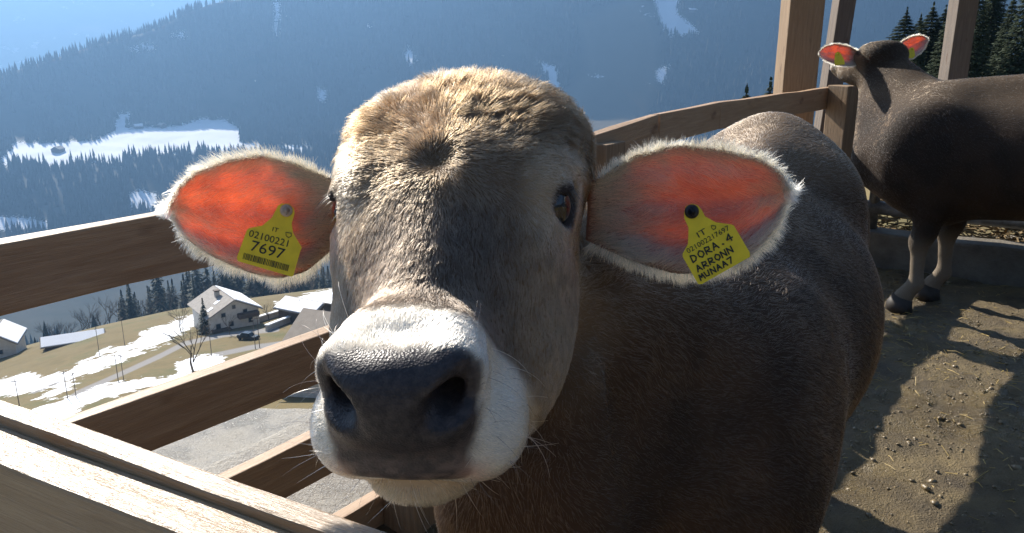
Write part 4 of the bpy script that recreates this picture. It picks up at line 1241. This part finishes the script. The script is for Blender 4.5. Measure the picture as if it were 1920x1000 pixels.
# garden walls with snow, parked car, poles
for (x0, y0, x1, y1) in ((482, 606, 528, 592), (500, 622, 545, 604)):
    a, b = Vector(hit(x0, y0)), Vector(hit(x1, y1))
    w = tag(empty('garden_wall', a), 'low snow-capped garden wall between the farmhouse and the barn', 'wall', 'snow-capped garden walls')
    o = plank_between('wall_body', a + Vector((0, 0, .4)), b + Vector((0, 0, .4)), 1.6, .5, M_STONE, w)
    o = plank_between('snow_cap', a + Vector((0, 0, 1.3)), b + Vector((0, 0, 1.3)), .25, .9, M_SNOW, w, bev=.08)
p = hit(466, 637)
car = tag(empty('parked_car', tuple(p), math.radians(-20)), 'dark car parked on the lane in front of the farmhouse', 'car')
M_CAR = flat_mat('dark_car_paint', (.02, .024, .03), .25, .1, 2)
bm = bmesh.new(); bm_box(bm, 0, 0, .62, 4.2, 1.75, .62); bmesh.ops.bevel(bm, geom=bm.edges[:], offset=.16, segments=2, affect='EDGES'); bm_mesh('body', bm, M_CAR, car)
bm = bmesh.new(); vv = bm_box(bm, -.25, 0, 1.15, 2.3, 1.5, .55)
for v in vv:
    if v.co.z > 1.2: v.co.x *= .72; v.co.y *= .86
bmesh.ops.bevel(bm, geom=bm.edges[:], offset=.08, segments=2, affect='EDGES'); bm_mesh('cabin', bm, M_GLASS, car)
for sx in (-1.3, 1.3):
    for sy in (-.8, .8):
        bm = bmesh.new(); bmesh.ops.create_cone(bm, cap_ends=True, segments=16, radius1=.33, radius2=.33, depth=.22, matrix=Matrix.Rotation(math.pi / 2, 4, 'X')); o = bm_mesh('wheel', bm, flat_mat('tyre', (.015,) * 3, .8) if 'tyre' not in bpy.data.materials else bpy.data.materials['tyre'], car); o.location = (sx, sy, .33)
M_POLE = flat_mat('pole_wood', (.10, .085, .07), .9, .2, 3)
for px, py, h in ((127, 748, 4.5), (143, 745, 4.0), (222, 716, 4.5), (232, 714, 4.5), (187, 668, 6), (234, 648, 6), (479, 655, 6), (487, 653, 6), (397, 668, 6), (38, 770, 5)):
    p = hit(px, py)
    bm = bmesh.new(); bm_tube(bm, [(0, 0, -.3), (0, 0, h)], [.07, .05], 6); bm_box(bm, 0, 0, h * .93, 1.1, .09, .09)
    o = bm_mesh('wooden_pole', bm, M_POLE); o.location = p; o.rotation_euler = (0, 0, px)
    tag(o, 'thin wooden pole standing in the snowy meadow', 'pole', 'poles on the meadow')
# ------------------------------------------------------------------ ear tags
M_TAG = flat_mat('yellow_tag_plastic', (.86, .64, .02), .38, .10, 60)
M_INK = flat_mat('tag_print', (.018, .022, .016), .5, .1, 40)
M_STUD_W = flat_mat('dirty_white_stud', (.52, .42, .34), .55, .25, 150)
M_STUD_B = flat_mat('black_stud', (.012, .013, .018), .3, .2, 100)
def ear_tag(parent, outline, depth, stud, stud_r, stud_mat, texts, bars, scrawl, label, stud_len=.05, tilt=(0, 0)):
    O = np.asarray(outline, float); cx, cyy = O.mean(0)
    def D(px, py): return depth + tilt[0] * (px - cx) / 100 + tilt[1] * (py - cyy) / 100
    def at(px, py, lift=0.0): return Vector(at_depth(px, py, D(px, py) - lift))
    bm = bmesh.new()
    A = [bm.verts.new(at(x, y)) for x, y in O]; B = [bm.verts.new(at(x, y, -.0018)) for x, y in O]
    n = len(A); bm.faces.new(A); bm.faces.new(B[::-1])
    for i in range(n): bm.faces.new((A[i], B[i], B[(i + 1) % n], A[(i + 1) % n]))
    bmesh.ops.recalc_face_normals(bm, faces=bm.faces)
    t = bm_mesh('ear_tag', bm, M_TAG, parent); t['label'] = label
    inv = t.matrix_parent_inverse = Matrix.Translation(-parent.location)
    def sub(name, bm, mat, smooth=False):
        o = bm_mesh(name, bm, mat, t, smooth); return o
    # stud through the ear
    c = at(*stud, .0006); ax = (Vector((0, 0, CAM_H)) - c).normalized(); bm = bmesh.new(); r = stud_r
    bm_tube(bm, [c - ax * stud_len, c - ax * .001, c], [r * .45, r * .5, r * .55], 16)
    bm_tube(bm, [c, c + ax * .0022, c + ax * .0034, c + ax * .0036, c + ax * .0028], [r, r * .96, r * .8, r * .55, r * .3], 24)
    bmesh.ops.recalc_face_normals(bm, faces=bm.faces)
    sub('stud', bm, stud_mat, True)
    verts, faces = [], []
    for (txt, px, py, hpx, ang, sq) in texts:
        cu = bpy.data.curves.new('lettering_source', 'FONT'); cu.body = txt; cu.size = 1.0; cu.resolution_u = 3
        ob = bpy.data.objects.new('lettering_source', cu); me = ob.to_mesh()
        k = hpx / .70; ca, sa = math.cos(ang), math.sin(ang); b0 = len(verts)
        for v in me.vertices:
            x, y = v.co.x * k * sq, v.co.y * k
            verts.append(at(px + x * ca + y * sa, py + x * sa - y * ca, .0005))
        faces += [tuple(b0 + i for i in p.vertices) for p in me.polygons]
        ob.to_mesh_clear(); bpy.data.objects.remove(ob); bpy.data.curves.remove(cu)
    for q in bars:
        b0 = len(verts); verts += [at(x, y, .0005) for x, y in q]; faces.append(tuple(range(b0, b0 + 4)))
    for pts, w in scrawl:
        for (x0, y0), (x1, y1) in zip(pts, pts[1:]):
            L = math.hypot(x1 - x0, y1 - y0) + 1e-6; nx, ny = -(y1 - y0) / L * w / 2, (x1 - x0) / L * w / 2; ex, ey = (x1 - x0) / L * w * .3, (y1 - y0) / L * w * .3
            b0 = len(verts); verts += [at(x, y, .0006 + .00004 * (b0 % 7)) for x, y in ((x0 + nx - ex, y0 + ny - ey), (x1 + nx + ex, y1 + ny + ey), (x1 - nx + ex, y1 - ny + ey), (x0 - nx - ex, y0 - ny - ey))]
            faces.append(tuple(range(b0, b0 + 4)))
    if verts:
        me = bpy.data.meshes.new('lettering'); me.from_pydata(verts, [], faces); me.update(); link_mesh('lettering', me, M_INK, t)
    return t
TA = [(517, 394), (521, 386), (528, 382), (542, 382), (551, 391), (552.3, 401), (547, 419), (549.6, 437), (566, 464), (563, 472), (550, 517), (546, 519), (446, 490), (444, 483), (463, 431), (467, 428), (492, 423), (510, 408)]
angA = math.radians(15.5)
barsA = []
rb = random.Random(4); u = 0.0
while u < 88:
    w = rb.choice((.9, 1.3, 2.0)); x0, y0 = 458 + u * math.cos(angA), 474 + u * math.sin(angA); hh = 12
    dx, dy = -math.sin(angA) * hh, math.cos(angA) * hh; wx, wy = w * math.cos(angA), w * math.sin(angA)
    barsA.append(((x0, y0), (x0 + wx, y0 + wy), (x0 + wx + dx, y0 + wy + dy), (x0 + dx, y0 + dy))); u += w + rb.choice((.9, 1.2, 1.9))
shield = lambda x, y, s: ([(x - s, y - s), (x + s, y - s * .7), (x + s, y + s * .4), (x, y + s), (x - s * .9, y + s * .3), (x - s, y - s)], 1.2)
ear_tag(cow1, TA, .862, (537, 395), .0068, M_STUD_W,
    [('02100221', 465, 443, 13, angA, 1.08), ('7697', 467, 469, 20, angA, 1.16), ('IT', 509, 433, 8, angA, 1.3)], barsA, [shield(541, 441, 5)],
    'yellow ear tag printed 7697 with barcode and white stud')
TB = [(1282.7, 398), (1285.6, 387), (1297, 382), (1308, 385), (1316, 394), (1322, 406), (1342, 417), (1371, 421), (1376, 423), (1406, 474), (1406, 482), (1316, 533), (1309, 533), (1280, 482), (1280, 476), (1290, 457), (1291, 427), (1283, 410)]
angB = math.radians(-30)
def hand(x, y, s, glyph):
    G = {'D': [(0, 1), (.1, 0), (.6, .2), (.75, .55), (.5, .9), (0, 1)], 'O': [(.4, 0), (.8, .3), (.8, .7), (.4, 1), (.05, .7), (.05, .3), (.4, 0)], 'R': [(0, 1), (.1, 0), (.7, .15), (.65, .5), (.1, .55), (.8, 1)],
         'A': [(0, 1), (.4, 0), (.8, 1), (.6, .6), (.15, .62)], '4': [(.6, 1), (.6, 0), (0, .65), (.9, .65)], 'N': [(0, 1), (.05, 0), (.75, 1), (.8, 0)], '7': [(0, .05), (.8, 0), (.3, 1)], '.': [(.3, .8), (.5, .9)], 'U': [(0, 0), (.1, .8), (.6, .9), (.75, 0)], 'M': [(0, 1), (.15, 0), (.4, .6), (.7, 0), (.85, 1)]}
    ca, sa = math.cos(angB), math.sin(angB)
    return ([(x + (a * ca - b * sa) * s, y + (a * sa + b * ca) * s) for a, b in G[glyph]], 2.6)
scB = []
for row, (x, y, s, word) in enumerate(((1293, 481, 13.5, 'DORA.4'), (1303, 500, 12, 'ARRONN'), (1309, 517, 11, 'MUNAA7'))):
    for i, ch in enumerate(word):
        k = s * 1.12 * i; scB.append(hand(x + k * math.cos(angB), y + k * math.sin(angB), s, ch))
scB.append(shield(1338, 427, 4))
ear_tag(cow1, TB, .800, (1297, 397), .0072, M_STUD_B, [('021002217697', 1290, 476, 9.5, angB, 1.12), ('IT', 1309, 447, 11, angB, 1.5)], [], scB,
    'yellow ear tag with black stud and smudged black handwriting')
# ------------------------------------------------------------------ the brown cow standing behind, looking away
EF2 = np.array([-.853, .522, 0.0]); EL2 = np.array([-.522, -.853, 0.0]); S2 = 1.10
M2 = np.array([2.62, 4.03, 0.0])
hy = np.array([-.42, .86, -.20]); hy /= np.linalg.norm(hy); hz_ = np.array([0, .22, 1.0]); hz_ -= hy * (hz_ @ hy); hz_ /= np.linalg.norm(hz_)
hx = np.cross(hz_, hy); HR2 = np.stack([hx, hy, hz_], 1); HO2 = at_depth(1640, 98, 4.62)
def build_cow2():
    Fd = Field(np.arange(1.4, 4.2, .018), np.arange(2.9, 5.3, .018), np.arange(-.02, 1.6, .018))
    class SF:                                   # scales the torso about the ground point
        def ell(self, c, r, k=.03, R=None, sub=False): Fd.ell(M2 + (c - M2) * S2, np.asarray(r) * S2, k * S2, R, sub)
        def cone(self, a, b, ra, rb, k=.03, sub=False): Fd.cone(M2 + (np.asarray(a) - M2) * S2, M2 + (np.asarray(b) - M2) * S2, ra * S2, rb * S2, k * S2, sub)
    up = np.array([0, 0, 1.0])
    cow_torso(SF(), M2, EF2, EL2, [], [(1, .40, -.52), (-1, .30, -.60)])
    W = lambda f, l, z: M2 + (EF2 * f + EL2 * l + up * z) * S2
    H = lambda p: HO2 + HR2 @ (np.asarray(p, float) * .98)
    for a, b, ra, rb, k in ((H((0, -.05, -.10)), W(.45, 0, .88), .085, .17, .07), (H((0, -.02, -.14)), W(.58, 0, .72), .08, .17, .07), (H((0, -.10, -.07)), W(.32, 0, .94), .055, .08, .07), (H((0, .0, -.17)), W(.66, 0, .72), .05, .11, .08)):
        Fd.cone(a, b, ra, rb, k)
    head_shape(Fd, HO2, HR2, .98, False)
    V, Fq = Fd.surface()
    return relax(V, Fq, 2, .5), Fq
V2, F2 = build_cow2(); N2 = vnormals(V2, F2)
loc2 = lambda P: ((P - HO2) @ HR2) / .98
C2, PAD2, HD2, WH2 = cow_paint(V2, N2, loc2, .5)
cow2 = tag(empty('cow', (M2[0], M2[1], 0)), 'dark brown young cow standing by the feed kerb with its head turned away', 'cow')
me = np_mesh('body', V2, F2); set_col(me, 'col', C2); set_float(me, 'nose', PAD2 * 0)
link_mesh('body', me, M_SKIN, cow2)
cow_fur(V2, F2, N2, C2, PAD2 * 0, HD2 * 0, WH2 * 0, loc2, HR2, EF2, cow2, 0, 90000, np.random.default_rng(8), 1.1)
make_ear(cow2, [(1612, 98), (1590, 86), (1565, 82), (1545, 88), (1536, 98)], [(1612, 120), (1598, 124), (1572, 123), (1548, 114), (1536, 104)], (4.60, 4.58, 4.55), .03, np.random.default_rng(1), (.10, .07, .05), .014, 1.0, 18, 12)
make_ear(cow2, [(1676, 96), (1690, 78), (1710, 68), (1728, 66), (1738, 72)], [(1680, 114), (1698, 112), (1716, 106), (1731, 94), (1739, 78)], (4.62, 4.62, 4.62), .03, np.random.default_rng(2), (.10, .07, .05), .014, 1.0, 18, 12)
ear_tag(cow2, [(1566, 100), (1571, 97), (1576, 100), (1583, 113), (1584, 121), (1566, 123), (1564, 116)], 4.545, (1571, 101), .006, M_TAG, [], [], [], 'small yellow ear tag in the far cow\'s ear beside the tall post', .05)
ear_tag(cow2, [(1706, 91), (1711, 89), (1714, 92), (1716, 104), (1712, 110), (1697, 108), (1697, 102)], 4.60, (1710, 92), .006, M_TAG, [], [], [], 'small yellow ear tag in the far cow\'s ear beside the spruces', .05)
M_HOOF = flat_mat('dark_hoof', (.035, .028, .022), .6, .3, 40)
for root, MM, ef, el, sc, lg in ((cow1, M1, EF1, EL1, 1.0, [(1, .44, -.50), (-1, .40, -.62)]), (cow2, M2, EF2, EL2, S2, [(1, .40, -.52), (-1, .30, -.60)])):
    for s, fr, hd in lg:
        for f, l in ((fr + .05, s * .145), (hd + .055, s * .155)):
            bm = bmesh.new(); bm_tube(bm, [(0, 0, -.01), (.0, 0, .03), (-.012, 0, .075)], [.064 * sc, .060 * sc, .046 * sc], 14)
            o = bm_mesh('hoof', bm, M_HOOF, root, True); o.location = MM + (ef * f + el * l) * sc; o.rotation_euler = (0, 0, math.atan2(ef[1], ef[0]))
for o in cow2.children: o.matrix_parent_inverse = Matrix.Translation(-cow2.location)
for o in cow1.children: o.matrix_parent_inverse = Matrix.Translation(-cow1.location)
# ------------------------------------------------------------------ valley haze
def build_haze():
    bm = bmesh.new(); bm_box(bm, 0, 1500, -250, 17000, 13000, 1900)
    m = bpy.data.materials.new('valley_haze'); m.use_nodes = True; n = m.node_tree.nodes; n.remove(n['Principled BSDF'])
    v = n.new('ShaderNodeVolumePrincipled'); v.inputs['Color'].default_value = (.22, .42, .74, 1); v.inputs['Density'].default_value = HAZE
    v.inputs['Anisotropy'].default_value = .45
    m.node_tree.links.new(v.outputs[0], n['Material Output'].inputs['Volume'])
    o = bm_mesh('haze', bm, m); tag(o, 'thin blue sunlit haze filling the valley air', 'haze', kind='stuff')
HAZE = .00030
build_haze()
